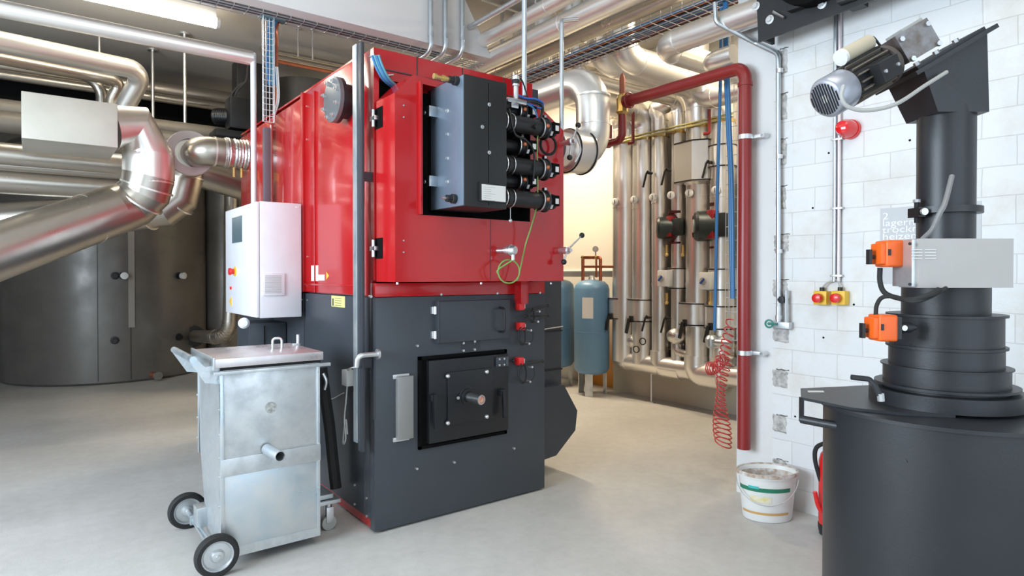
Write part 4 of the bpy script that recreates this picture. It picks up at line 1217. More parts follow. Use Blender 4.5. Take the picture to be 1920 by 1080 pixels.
for px in (183, 245):
    p, n = on_tank(px, 560); s = V(-n.y, n.x, 0)
    MB().obox(V(p.x, p.y, 1.5) + n * .001, n, s, (0, 0, 1), .002, .004, 1.45).build('sheet_seam', BLACK, bt)
p, n = on_tank(287, 712)
MB().cyl(V(p.x, p.y, .07) - n * .05, V(p.x, p.y, .07) + n * .12, .045, seg=18).build('drain_stub', COPPER, bt)
MB().lathe(V(p.x, p.y, .07) + n * .12, n, [(0, .055), (.03, .055)], 18).build('stub_cap', STEEL, bt)
c2 = AD(425, 515, 9.7)
tank((c2.x, c2.y, 0), .30, 3.2, 'narrow dark tank between the big buffer tank and the control cabinet', 40)
c3 = AD(-150, 515, 8.6)
tank((c3.x, c3.y, 0), .80, 3.0, 'dark buffer tank at the left edge of the picture')
c4 = AD(572, 515, 8.0)
tank((c4.x, c4.y, 0), .42, 3.78, 'tall dark grey tank whose top shows above the boiler')
# flexible shiny pipe between tank and control cabinet
f = [on_tank(366, 629)[0]]
fp = fillet([on_tank(364, 630)[0], AD(402, 632, 7.8), AD(430, 628, 7.6), AD(433, 560, 7.6), AD(435, 300, 7.6)], .24, 8)
fx = thing('flue_bend', 'shiny corrugated steel pipe bending from the big tank up behind the control cabinet', 'pipe', AD(400, 650, 7.8))
MB().sweep(fp, .085, 24).build('pipe_run', ALUD, fx, ang=25)
q = MB()
for i in range(1, len(fp) - 1, 1): 
    d = (fp[i + 1] - fp[i - 1]).normalized() * .007; q.sweep([fp[i] - d, fp[i] + d], .091, 24)
q.build('pipe_rib', ALUD, fx)
MB().lathe(fp[0] , fp[1] - fp[0], [(-.06, .15), (-.03, .15), (-.02, .13), (0, .15), (.02, .15), (.03, .12), (.05, .12), (.06, .14), (.08, .14)], 28).build('flange', mat('flange_black', (.03, .03, .028), .4, .5), fx)

# ------------------------------------------------------------------ flue ducts
# tee with insulated ring feeding the boiler rear
y = 5.70
q0 = AY(352, 281, y); zc = AY(400, 284, y).z
du = thing('flue_connector', 'short round steel flue with pale ring flange entering the red boiler rear', 'duct', (1.2, y, zc - .12))
MB().hollow((1.065, 5.88, zc), (1.065, 5.905, zc), .185, .118, 44).build('ring_flange', PINK, du)
MB().sweep(fillet([V(1.30, y, zc), V(1.11, y, zc), V(1.11, 6.1, zc)], .10, 6), .118, 36).build('duct_sleeve', ALUD, du)
MB().cyl((1.065, 5.905, zc), (1.065, 6.05, zc), .19, seg=40).build('tee_body', ALUD, du)
q = MB()
for x in (1.205,): q.cyl((x, y, zc), (x + .012, y, zc), .123, seg=36)
q.build('sleeve_bead', ALU, du)
m = MB(); pts = [V(1.28 + k * .012, y, zc) for k in range(16)]
m.sweep(pts, .12, 32, rfun=lambda i: .118 + .008 * (i % 2) + random.uniform(-.004, .004)); m.build('foil_cuff', FOIL, du, ang=50)
MB().torus((1.30, y, zc), (1, 0, 0), .124, .006, 32, 8).build('hose_clip', STEEL, du)
for x in (1.36, 1.42): MB().cyl((x, y - .02, zc - .12), (x, y - .02, zc - .20), .012, seg=10).build('test_nipple', BRASS, du)
# big bright duct: box - elbow - elbow - slanting run toward the picture edge
D = 5.0
segp = [AD(204, 240, D - .25), AD(252, 236, D - .1), AD(279, 292, D), AD(279, 345, D), AD(215, 392, D - .15), AD(120, 424, D - .45), AD(60, 450, D - .6)]
bd = thing('exhaust_duct', 'large bright segmented exhaust duct curving down toward the left edge', 'duct', AD(275, 400, D))
def seg_pipe(pts, radii, name, m, parent):
    b = MB(); b.sweep(pts, 1, 40, rfun=lambda i: radii[i]); return b.build(name, m, parent, ang=12)
seg_pipe(segp[0:4], [.17, .17, .178, .178], 'upper_elbow', ALU, bd)
seg_pipe([AD(279, 290, D), AD(279, 336, D)], [.182, .182], 'vertical_section', ALU, bd)
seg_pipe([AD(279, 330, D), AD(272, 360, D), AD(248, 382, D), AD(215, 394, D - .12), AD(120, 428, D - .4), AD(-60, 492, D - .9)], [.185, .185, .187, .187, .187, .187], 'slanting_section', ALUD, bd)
q = MB()
for a, b_, rr in ((AD(276, 350, D), AD(275, 353, D), .190), (AD(262, 372, D), AD(260, 374.5, D), .192), (AD(243, 384, D), AD(240, 386, D), .192), (AD(170, 410, D - .25), AD(167, 411, D - .26), .191)):
    q.sweep([a, b_], rr, 40)
q.build('seam_bead', ALU, bd)
# square transition box at the upper left
bx = AD(180, 235, D - .30)
u = V(math.cos(YAW), -math.sin(YAW), 0)
MB().bev((AY(40, 235, 5.35).x, 5.35, AY(200, 275, 5.35).z), (AY(221, 235, 5.35).x, 5.95, AY(200, 192, 5.35).z), .006).box((-.6, 5.6, 2.7), (-.59, 5.61, CZ - .001)).build('duct_box', CREAM, label='pale sheet-metal duct box at the upper left edge, before the bright elbow', cat='duct box')
# second, darker duct behind with an elbow
d2 = thing('exhaust_duct', 'darker exhaust duct behind the bright one, bending right and up', 'duct', AD(330, 400, 5.9))
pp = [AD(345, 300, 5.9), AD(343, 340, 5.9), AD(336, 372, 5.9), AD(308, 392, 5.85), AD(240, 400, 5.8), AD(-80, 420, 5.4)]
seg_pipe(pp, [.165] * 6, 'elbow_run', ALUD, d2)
q = MB(); q.sweep([AD(344, 335, 5.9), AD(344, 337.5, 5.9)], .17, 36); q.sweep([AD(333, 377, 5.9), AD(331, 379, 5.9)], .17, 36); q.sweep([AD(283, 397, 5.83), AD(281, 397.3, 5.83)], .17, 36)
q.build('seam_bead', ALU, d2)
# slanting grey duct from the tee to behind the boiler
sd = thing('exhaust_duct', 'grey slanting duct running behind the boiler under the flue connector', 'duct', AD(410, 360, 6.3))
seg_pipe([AD(352, 318, 6.2), AD(372, 322, 6.2), AD(470, 352, 6.5), AD(520, 370, 6.7)], [.15, .15, .15, .15], 'slanting_section', ALUD, sd)
BEIGED = mat('beige_duct', (0.24, 0.21, 0.17), .5, .3)
# long horizontal ducts behind
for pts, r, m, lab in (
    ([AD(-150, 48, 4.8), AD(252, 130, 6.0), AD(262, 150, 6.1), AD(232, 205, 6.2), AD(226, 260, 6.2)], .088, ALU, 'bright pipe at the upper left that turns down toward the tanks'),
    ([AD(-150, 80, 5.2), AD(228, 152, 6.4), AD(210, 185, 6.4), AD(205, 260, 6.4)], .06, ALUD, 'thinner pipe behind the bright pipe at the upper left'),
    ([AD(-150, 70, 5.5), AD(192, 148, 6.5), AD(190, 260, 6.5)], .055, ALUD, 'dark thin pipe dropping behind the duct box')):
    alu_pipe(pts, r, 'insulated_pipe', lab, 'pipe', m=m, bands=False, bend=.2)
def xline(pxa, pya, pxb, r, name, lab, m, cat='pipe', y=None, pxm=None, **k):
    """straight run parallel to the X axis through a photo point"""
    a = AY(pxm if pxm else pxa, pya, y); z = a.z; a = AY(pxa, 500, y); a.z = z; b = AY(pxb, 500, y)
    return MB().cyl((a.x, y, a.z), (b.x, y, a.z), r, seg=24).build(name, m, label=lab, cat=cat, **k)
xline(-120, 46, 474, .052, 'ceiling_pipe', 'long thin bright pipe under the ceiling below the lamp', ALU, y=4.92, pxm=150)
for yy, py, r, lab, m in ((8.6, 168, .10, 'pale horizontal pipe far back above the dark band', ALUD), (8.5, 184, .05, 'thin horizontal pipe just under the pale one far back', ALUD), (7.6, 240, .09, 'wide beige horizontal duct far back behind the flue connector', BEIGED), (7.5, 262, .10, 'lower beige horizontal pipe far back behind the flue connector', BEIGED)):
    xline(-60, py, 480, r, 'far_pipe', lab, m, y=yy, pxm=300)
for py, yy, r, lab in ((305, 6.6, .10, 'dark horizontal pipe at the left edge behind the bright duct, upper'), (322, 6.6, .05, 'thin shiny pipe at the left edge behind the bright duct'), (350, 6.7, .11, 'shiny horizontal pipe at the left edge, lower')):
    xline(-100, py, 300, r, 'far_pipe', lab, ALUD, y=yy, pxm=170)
# black conveyor trough across the back
bc = AY(300, 200, 8.9)
MB().bev((-2.6, 8.9, bc.z - .30), (2.4, 9.3, bc.z + .26), .02).build('conveyor_trough', MATTE, label='long black conveyor trough across the back above the tanks', cat='conveyor')
# dark gear motor and cable in front of it
gm = thing('gear_motor', 'dark gear motor with hanging cables on the conveyor behind the boiler', 'motor', AD(440, 235, 6.9))
MB().lathe(AD(400, 218, 6.9), (.8, -.6, -.05), [(0, .06), (.02, .085), (.26, .085), (.28, .10), (.34, .10)], 24).build('motor_housing', CAST, gm)
q = MB()
for k in range(9): 
    a = AD(400, 218, 6.9) + V(.8, -.6, -.05).normalized() * (.05 + .022 * k); q.torus(a, (.8, -.6, -.05), .086, .004, 24, 6)
q.build('cooling_fin', CAST, gm)
c = AD(455, 212, 6.9); MB().bev(c + V(-.16, -.12, -.20), c + V(.16, .12, .14), .03).build('gearbox', CAST, gm)
MB().bev(c + V(-.30, -.12, -.30), c + V(.3, .2, -.22), .02).build('motor_base', CAST, gm)
cable([AD(432, 195, 6.8), AD(436, 175, 6.8), AD(452, 158, 6.8), AD(462, 150, 6.8), AD(466, 110, 6.8)], .014, 'motor_cable', RUB, gm)
cable([AD(438, 195, 6.8), AD(444, 172, 6.8), AD(458, 156, 6.8)], .012, 'motor_cable', RUB, gm)
# dark column behind the conduit
MB().bev(AD(478, 170, 7.2) + V(-.22, -.1, -1.0), AD(478, 122, 7.2) + V(.18, .12, 0), .02).build('chain_conveyor', BLACK, label='dark conveyor head beside the vertical conduit above the boiler', cat='conveyor')

# ------------------------------------------------------------------ rods, conduits and trays
def rod(px, pyt, pyb, d, lab, r=.011, m=ZINC, foot=True):
    t = AD(px, pyt, d); b = AD(px, pyb, d)
    s = (CZ - CAM_H) / (ray(px, pyt).z); t = _C + ray(px, pyt) * s
    m_ = MB().cyl((t.x, t.y, _C.z + ray(px, pyb).z * s), (t.x, t.y, CZ), r, seg=12)
    if foot: m_.cyl((t.x, t.y, CZ - .02), (t.x, t.y, CZ - .0005), r * 3, seg=16)
    return m_.build('threaded_rod', m, label=lab, cat='rod')
rod(286, 92, 262, 7, 'grey hanger rod left of the flue ring, dropping from the ceiling', .018)
rod(346, 62, 245, 7, 'grey hanger rod reaching the flue ring from the ceiling', .018)
rod(186, 52, 130, 7, 'short hanger rod above the bright pipe at the upper left', .014)
rod(559, 52, 106, 7, 'thin left-hand hanger rod behind the cable tray above the boiler', .008)
rod(586, 56, 112, 7, 'thin right-hand hanger rod behind the cable tray above the boiler', .008)
xline(490, 92, 700, .03, 'ceiling_pipe', 'upper beige pipe under the ceiling behind the vertical cable ladder', ALUD, y=7.2)
xline(500, 104, 720, .03, 'ceiling_pipe', 'lower beige pipe under the ceiling behind the vertical cable ladder', ALUD, y=7.1)
xline(505, 112, 720, .02, 'ceiling_pipe', 'thinnest pipe under the ceiling behind the vertical cable ladder', COPPER, y=7.0)

# white vertical conduit from ceiling pipe to the control cabinet
a = AY(475, 100, 4.90)
cd = MB().cyl((a.x, 4.90, 1.872), (a.x, 4.90, a.z), .021, seg=18).build('vertical_conduit', mat('conduit_white', (.80, .80, .82), .3, .3), label='white vertical conduit rising from the control cabinet to the ceiling pipe', cat='conduit')
b = AY(500, 232, 4.86)
MB().bev((b.x - .022, 4.84, 1.872), (b.x + .022, 4.89, b.z - .03), .003).build('cable_duct', mat('duct_grey', (.15, .12, .14), .45), label='dark grey vertical cable duct above the control cabinet', cat='cable duct')
MB().cyl((b.x + .036, 4.88, 1.872), (b.x + .036, 4.88, b.z), .005, seg=8).build('cable', PLASTIC, label='thin white cable along the dark cable duct above the control cabinet', cat='cable')
def wire_tray(p0, axis, length, wdt, hgt, side, n, name, lab, m=ZINC, r=.0028):
    """U-shaped wire mesh tray: axis along the run, side = horizontal across, n cross wires"""
    t = thing(name, lab, 'cable tray', p0)
    A = Vector(axis).normalized(); Sd = Vector(side).normalized(); Up = A.cross(Sd)
    if Up.z < 0: Up = -Up
    if abs(A.z) > .9: Up = Sd.cross(A)
    p0 = Vector(p0)
    L = MB()
    for s in (0, .33, .67, 1):
        q = p0 + Sd * (wdt * s); L.cyl(q, q + A * length, r, seg=6)
    for s in (0, 1):
        for h in ((1,) if hgt < .04 else (.5, 1)):
            q = p0 + Sd * (wdt * s) + Up * (hgt * h); L.cyl(q, q + A * length, r, seg=6)
    X_ = L
    for k in range(n + 1):
        o = p0 + A * (length * k / n)
        X_.sweep([o + Up * hgt, o, o + Sd * wdt, o + Sd * wdt + Up * hgt], r, 6)
    X_.build('wire_mesh', m, t)
    return t
MZ = mat('tray_wire', (.50, .50, .50), .4, .7)
ty0 = 4.72
tz = AY(650, 60, ty0).z
wt = wire_tray((-2.6, ty0, tz), (1, 0, 0), 5.9, .13, .035, (0, 1, 0), 60, 'wire_tray', 'wire mesh cable tray under the beam running over the boiler', MZ, r=.0035)
TRAYC = mat('tray_cable_grey', (.12, .12, .135), .5)
cab = MB()
for k in range(6):
    yy = ty0 + .02 + .018 * k
    cab.sweep([V(-2.6 + i * .3, yy + random.uniform(-.006, .006), tz + .014 + .004 * (k % 3)) for i in range(19)], .0105, 8)
cab.build('tray_cable', TRAYC, label='bundle of grey cables lying in the tray over the boiler', cat='cable', origin=(0.5, ty0 + .06, tz))
vl = wire_tray((b.x - .045, 4.80, b.z), (0, 0, 1), tz - b.z + .02, .075, .03, (1, 0, 0), 18, 'wire_ladder', 'vertical wire cable ladder with blue cables left above the boiler', mat('tray_wire_white', (.75, .75, .75), .4, .5), r=.003)
for k, mm in enumerate((BLUE, BLUE, TEAL, TEAL, BLUE)):
    x = b.x - .005 + .012 * k
    cable([V(b.x + .04 + .03 * k, 4.84, tz + .03), V(x + .01, 4.82, tz - .03), V(x, 4.815, tz - .3), V(x - .005, 4.82, b.z + .5), V(x + .012, 4.83, b.z + .28)], .0075, 'blue_cable', mm, vl)
for k in range(2):
    x = b.x + .055 + .012 * k
    cable([V(x + .03, 4.84, tz + .02), V(x, 4.82, tz - .06), V(x + .004, 4.83, b.z + .6), V(x - .004, 4.83, b.z + .2), V(x - .01, 4.84, b.z + .1)], .007, 'copper_cable', COPPER, vl)
    cable([V(x, 4.815, b.z + .42), V(x + .012, 4.82, b.z + .2), V(x - .02, 4.82, b.z + .06)], .006, 'white_cable', PLASTIC, vl)
MB().bev((b.x - .05, 4.77, tz - .008), (b.x + .12, 4.85, tz + .0), .002).build('tray_bend', mat('tray_bend_teal', (.10, .20, .22), .5), vl)

# three conduits down the beam face, bending back above the boiler
for px, lab in ((808, 'left of three galvanised conduits on the white beam'), (835, 'middle one of three galvanised conduits on the white beam'), (867, 'right of three galvanised conduits on the white beam')):
    a = AY(px, 20, 4.55); zb2 = AY(px, {808: 98, 835: 100, 867: 104}[px], 4.55).z
    t = thing('beam_conduit', lab, 'conduit', (a.x, 4.55, zb2), 'conduits on the beam')
    MB().sweep(fillet([V(a.x, 4.55, CZ - .001), V(a.x, 4.55, zb2), V(a.x - .03, 4.98, zb2 - .03)], .09, 7), .0185, 16).build('conduit_run', CONDUIT, t)
    for z in (CZ - .20, zb2 + .13): MB().cyl((a.x, 4.55, z), (a.x, 4.55, z + .03), .022, seg=16).build('conduit_sleeve', CONDUIT, t)
# ceiling lamp
lp = thing('tube_lamp', 'long lit tube lamp under the ceiling at the upper left', 'lamp', (.62, 6.52, 3.78))
b1 = AY(405, 40, 6.52)
MB().bev((-.2, 6.49, 3.83), (b1.x, 6.55, 3.96), .008).build('lamp_body', PLASTIC, lp)
MB().cyl((-.2, 6.52, 3.79), (b1.x + .0, 6.52, 3.79), .05, seg=24).build('tube_cover', TUBE, lp)
MB().cyl((b1.x, 6.52, 3.79), (b1.x + .03, 6.52, 3.79), .052, seg=24).build('end_cap', PLASTIC, lp)
for x in (.1, 1.1): MB().cyl((x, 6.52, 3.955), (x, 6.52, CZ), .012, seg=10).build('lamp_hanger', ZINC, lp)

# tube lamps of the two back bays (their light is set at the top)
for (x, y, L_, lab) in ((4.5, 6.0, 1.7, 'tube lamp on the ceiling of the back bay beyond the ceiling pipes'), (4.75, 2.85, .7, 'short tube lamp above the risers behind the wall end')):
    l2 = thing('tube_lamp', lab, 'lamp', (x, y, 3.83))
    MB().bev((x - .09, y - L_ / 2 - .05, 3.83), (x + .09, y + L_ / 2 + .05, 3.90), .008).build('lamp_body', PLASTIC, l2)
    for yy in (-.3, .3): MB().cyl((x, y + yy * L_, 3.90), (x, y + yy * L_, CZ), .012, seg=10).build('lamp_hanger', ZINC, l2)
# ------------------------------------------------------------------ ceiling pipes running back along the right
def yrun(px, py, x, r, pyfar, name, lab, m=ALU, y0=-.6, y1=8.0, bands=True):
    z = AX(px, py, x).z
    return alu_pipe([V(x, y1, z), V(x, y0, z)], r, name, lab, 'pipe', m=m, bands=bands, step=1.0)
# upper bundle seen from (900,150) to (1280,0)
for (x, z, r, lab, m) in ((3.00, 3.52, .022, 'thin pipe, topmost of the ceiling bundle on the right', ZINC),
                          (3.14, 3.44, .060, 'bright insulated ceiling pipe, uppermost thick one on the right', ALU),
                          (3.30, 3.34, .085, 'thick insulated ceiling pipe in the middle of the bundle, mirroring red', ALU),
                          (3.50, 3.30, .055, 'narrow insulated ceiling pipe right of the thick middle one', ALUD)):
    alu_pipe([V(x, 8.2, z), V(x, -.8, z)], r, 'ceiling_pipe', lab, 'pipe', m=m, bands=r > .05, step=1.1)
# lower pair ending in an elbow toward the risers
alu_pipe([V(3.50, -.6, 2.985), V(3.50, 2.93, 2.985), V(5.3, 2.93, 2.985)], .082, 'ceiling_pipe', 'bright insulated pipe above the wall end, turning toward the risers', 'pipe', bend=.16)
alu_pipe([V(3.66, 2.44, 2.84), V(3.66, 2.66, 2.84), V(5.3, 2.66, 2.84)], .062, 'ceiling_pipe', 'thinner insulated pipe below the bright one at the wall end', 'pipe', bend=.12)
# horizontal legs from the risers reach X = 3.9; crossing pipe behind them
_e = AX(1309, 190, 5.15)
alu_pipe([V(5.15, _e.y, CZ - .3), V(5.15, _e.y, _e.z), V(5.15, 3.0, _e.z)], .10, 'cross_pipe', 'insulated pipe looping down and right between the last two risers below the red pipe', 'pipe')
alu_pipe([V(4.9, 12.6, 2.62), V(4.9, 5.3, 2.62)], .07, 'cross_pipe', 'horizontal insulated pipe visible left of the leftmost riser', 'pipe')
# vertical elbow pipe on the boiler's right side
xe, ye = 3.16, 3.235
ep = thing('flow_pipe', 'fat insulated pipe with two elbows coming down beside the boiler door', 'pipe', (xe, ye, 2.05))
zt2 = AX(1110, 150, xe).z; zl2 = 2.245
P = fillet([V(xe, 6.6, zt2), V(xe, ye, zt2), V(xe, ye, zl2), V(xe - .36, ye, zl2)], .20, 6)
MB().sweep(P, .120, 32).build('jacket', ALU, ep, ang=20)
MB().cyl((xe - .26, ye, zl2), (xe - .08, ye, zl2), .145, seg=32).build('valve_sleeve', ALU, ep)
MB().torus((xe - .10, ye, zl2), (1, 0, 0), .147, .006, 36, 8).build('strap', BLACK, ep)
MB().torus((xe - .245, ye, zl2), (1, 0, 0), .147, .006, 36, 8).build('strap', BLACK, ep)
MB().cyl((xe - .42, ye, zl2), (xe - .34, ye, zl2), .09, seg=28).build('flange', CAST, ep)
q = MB()
for z in (2.65, 2.45): q.cyl((xe, ye, z), (xe, ye, z + .012), .124, seg=32)
q.build('seam_band', ALU, ep)
cable([V(xe - .28, ye - .13, zl2 + .08), V(xe - .26, ye - .15, zl2 - .02), V(xe - .29, ye - .13, zl2 - .10)], .006, 'sleeve_wire', ZINC, ep)
# grey hanger conduits in front
def drop(px, pyt, pyb, d, lab, r=.014):
    b = AD(px, pyb, d); t = AD(px, pyt, d)
    return MB().cyl((b.x, b.y, b.z), (b.x, b.y, min(t.z, CZ)), r, seg=12).build('drop_conduit', CONDUIT, label=lab, cat='conduit')
drop(983, -90, 180, 3.65, 'straight grey conduit dropping from the ceiling onto the red door edge')
a = AD(1053, 40, 4.06); b = AD(1053, 252, 4.06)
MB().sweep(fillet([b, V(b.x, b.y, a.z), AD(1082, 36, 4.3)], .03, 5), .014, 12).build('drop_conduit', CONDUIT, label='grey conduit with a right-angle bend at its top beside the fat elbow pipe', cat='conduit')
for px, pyt, pyb, lab in ((1004, -60, 80, 'left thin hanger rod of the ceiling bundle'), (1102, -30, 34, 'right thin hanger rod of the ceiling bundle')):
    d = {1004: 5.3, 1102: 4.8}[px]
    b = AD(px, pyb, d); MB().cyl(b, (b.x, b.y, CZ), .007, seg=8).bev(b + V(-.03, -.03, -.01), b + V(.03, .03, .01), .003).build('hanger_rod', ZINC, label=lab, cat='rod')
# slim angle bar under the ceiling
a = AD(905, 0, 5.6); b = AD(1035, 45, 6.4)
MB().sweep([a, b], .012, 6).sweep([b, V(b.x, b.y, CZ)], .006, 6).build('ceiling_bar', CREAM, label='slim beige bar hanging below the bright ceiling at top centre', cat='bar')
# wire tray along the right with blue and red cables
zt3 = AX(1250, 60, 3.72).z
wire_tray((3.61, 2.45, 3.24), (0, 1, 0), 5.6, .27, .06, (1, 0, 0), 60, 'wire_tray', 'wire mesh cable tray among the ceiling pipes on the right', MZ, r=.0035)
for k, mm in enumerate((BLUE, COPPER, BLACK, BLUE, GREYP, BLUE, DRED, BLACK)):
    x = 3.64 + .030 * k
    MB().sweep([V(x + random.uniform(-.008, .008), 2.45 + i * .31, 3.255 + .004 * (k % 3)) for i in range(19)], .011, 8).build('tray_cable', mm, label='%s cable lying in the right-hand wire tray, %s' % ({BLUE: 'blue', COPPER: 'copper-coloured', BLACK: 'black', GREYP: 'grey', DRED: 'dark red'}[mm], ('nearest the hall', 'second from the hall side', 'third from the hall side', 'fourth across', 'fifth across', 'third from the wall side', 'second from the wall side', 'outermost at the wall side')[k]), cat='cable', group='cables in the right-hand tray')
hb = AX(1140, 75, 3.74)
MB().bev((3.59, 4.9, 3.20), (3.606, 4.94, CZ - .0005), .002).build('tray_hanger', ZINC, label='slotted steel hanger of the right-hand wire tray', cat='hanger')

# ------------------------------------------------------------------ red riser pipe on the wall end
rp = thing('sprinkler_pipe', 'dark red painted pipe crossing overhead and running down the wall edge', 'pipe', (3.53, 2.285, .32))
rx = 3.535
zr2 = AX(1395, 126, rx).z; yv = AX(1396, 500, rx).y; zrb = AX(1390, 840, rx).z; yl2 = AX(1178, 186, rx).y
MB().sweep(fillet([V(rx, yl2, zr2), V(rx, yv, zr2), V(rx, yv, zrb)], .075, 8), .040, 28).build('pipe_run', DRED, rp)
MB().cyl((rx, yv, zr2 - .12), (rx, yv, zr2 - .10), .045).cyl((rx, yl2 - .02, zr2), (rx, yl2 + .03, zr2), .048).build('pipe_collar', DRED, rp)
for py in (258, 661):
    z = AX(1395, py, rx).z
    cl_ = MB().cyl((rx, yv, z - .014), (rx, yv, z + .014), .046, seg=28).bev((rx + .02, yv - .115, z - .012), (rx + .05, yv - .02, z + .012), .003).cyl((rx + .02, yv - .105, z), (WX, yv - .105, z), .014, seg=12)
    cl_.build('pipe_clamp', ZINC, rp)
MB().lathe((rx, yl2 + .06, zr2 - .09), (0, 0, 1), [(0, .03), (.02, .045), (.05, .04), (.12, .045), (.15, .03), (.16, .018)], 8).build('brass_valve', BRASS, rp)
MB().lathe((rx, yl2 + .06, zr2 + .06), (0, 0, 1), [(0, .022), (.12, .022), (.15, .012), (.16, 0)], 16).build('valve_spindle', mat('rust_red', (.36, .10, .05), .5, .2), rp)
MB().sweep(fillet([V(rx, yl2 + .06, zr2 - .09), V(rx, yl2 + .06, zr2 - .28), V(rx, yl2 + .30, zr2 - .28)], .06, 6), .030, 20).build('drop_leg', DRED, rp)
MB().torus((rx - .01, yl2 - .02, zr2 + .0), (0, 1, 0), .055, .006, 20, 6).build('ring_clip', DRED, rp)
# slender red pipes by the first riser
for px, a_, b_, lab in ((1145, 235, 275, 'slender red pipe dropping beside the leftmost riser'), (1187, 200, 268, 'slender red pipe between the first and second risers'), (1330, 205, 250, 'slender red pipe with hooked end left of the last riser')):
    p = AX(px, a_, 5.15); q_ = AX(px, b_, 5.15)
    MB().sweep(fillet([p, q_, q_ + V(-.02, .05, 0)], .02, 4), .016, 10).build('red_drop_pipe', DRED, label=lab, cat='pipe')

# blue cables hanging by the wall end with a wire ladder
xb = 3.66
tb = AX(1352, 60, 3.80)
p0 = AX(1352, 100, 3.80); p1 = AX(1340, 620, 3.80)
MB().sweep([V(3.80, p0.y, 3.25), p0.lerp(p1, .1), p0.lerp(p1, .5) + V(0, .004, 0), p1], .011, 10).build('hanging_cable', BLUE, label='single thin blue cable hanging in front of the last riser', cat='cable')
for k, (dx, lab) in enumerate(((0, 'left strand of the thick blue cable bundle beside the wall edge'), (.022, 'right strand of the thick blue cable bundle beside the wall edge'))):
    pts = [AX(1360 + 3 * k, 100, 3.74), AX(1363 + 4 * k, 200, 3.74), AX(1369 + 3 * k, 330, 3.74), AX(1370 + 4 * k, 430, 3.74), AX(1373 + 2 * k, 560, 3.74)]
    cable([V(3.76, pts[0].y + .02, 3.25)] + pts, .013, 'hanging_cable', BLUE, label=lab, cat='cable', group='thick blue cables by the wall edge')
q0 = AX(1366, 515, 3.80)
wire_tray((3.84, q0.y - .04, .95), (0, 0, 1), 2.15, .0001 + .09, .03, (0, 1, 0), 22, 'wire_ladder', 'vertical wire cable ladder behind the blue cables at the wall edge', mat('tray_wire_white', (.75, .75, .75), .4, .5), r=.0025)

# ------------------------------------------------------------------ thin conduit with tap on the blockwork
tc_ = thing('tap_pipe', 'thin galvanised pipe with a small green tap along the broken brick edge', 'pipe', AX(1455, 620, WX - .03))
xt = WX - .035
t0 = AX(1464, 100, xt); yv2 = AX(1461, 350, xt).y
zb3 = AX(1461, 575, xt).z
MB().sweep(fillet([AX(1340, 5, 3.4), AX(1342, 42, 3.4), AX(1418, 82, xt), V(xt, yv2 + .01, t0.z), V(xt, yv2, zb3)], .05, 5), .014, 14).build('pipe_run', CONDUIT, tc_)
for py in (133, 294, 471, 595):
    z = AX(1461, py, xt).z
    MB().cyl((xt, yv2, z - .012), (xt, yv2, z + .012), .020, seg=16).cyl((xt, yv2, z), (WX + .0, yv2, z), .007, seg=8).build('pipe_clip', ZINC, tc_)
MB().cyl((xt, yv2 - .05, zb3 - .09), (xt, yv2 - .05, zb3 + .10), .010, seg=10).sweep([V(xt, yv2, zb3), V(xt, yv2 + .0, zb3 - .10)], .016, 12).bev((xt - .02, yv2 - .075, zb3 - .13), (xt + .03, yv2 + .02, zb3 - .09), .004).build('tap_body', GALV, tc_)
c = AX(1442, 607, xt - .03)
MB().torus(c, (1, .2, 0), .022, .006, 20, 8).sphere(c, .010).cyl(c, c + V(.0, -.05, 0), .007, seg=8).build('tap_wheel', mat('green_tap', (.04, .22, .18), .4), tc_)
MB().lathe(AX(1467, 562, xt), (-1, 0, 0), [(-.02, .02), (.02, .02), (.022, 0)], 16).build('tap_plug', BLACK, tc_)

# conduit with beacon and emergency stops
cq = AX(1568, 70, WX - .02); ybn = AX(1563, 400, WX - .02)
lc = thing('wall_conduit', 'pale double conduit running down the white blocks to the emergency stops', 'conduit', AX(1560, 530, WX - .02))
yc = AX(1565, 300, WX - .02).y
z1c, z0c = 3.35, AX(1561, 528, WX - .02).z
MB().cyl((WX - .018, yc, z0c), (WX - .018, yc, z1c), .010, seg=12).build('conduit_tube', CONDUIT, lc)
MB().cyl((WX - .018, yc - .024, z0c), (WX - .018, yc - .024, z1c), .010, seg=12).build('conduit_tube', mat('conduit_pink', (.70, .62, .64), .35, .5), lc)
for py in (262, 391, 517):
    z = AX(1564, py, WX - .02).z; MB().bev((WX - .032, yc - .045, z - .006), (WX - .001, yc + .018, z + .006), .002).build('conduit_clip', ZINC, lc)
c = AX(1588, 241, WX - .05)
be = thing('warning_beacon', 'round red warning beacon on the white block wall', 'beacon', c + V(0, 0, -.05))
MB().lathe((WX - .001, c.y, c.z), (-1, 0, 0), [(0, .054), (.025, .054)], 28).build('beacon_base', REDP, be)
MB().lathe((WX - .026, c.y, c.z), (-1, 0, 0), [(0, .050), (.05, .048), (.085, .034), (.10, 0)], 28).build('beacon_lens', mat('red_lens', (.75, .015, .02), .12, coat=.6), be)
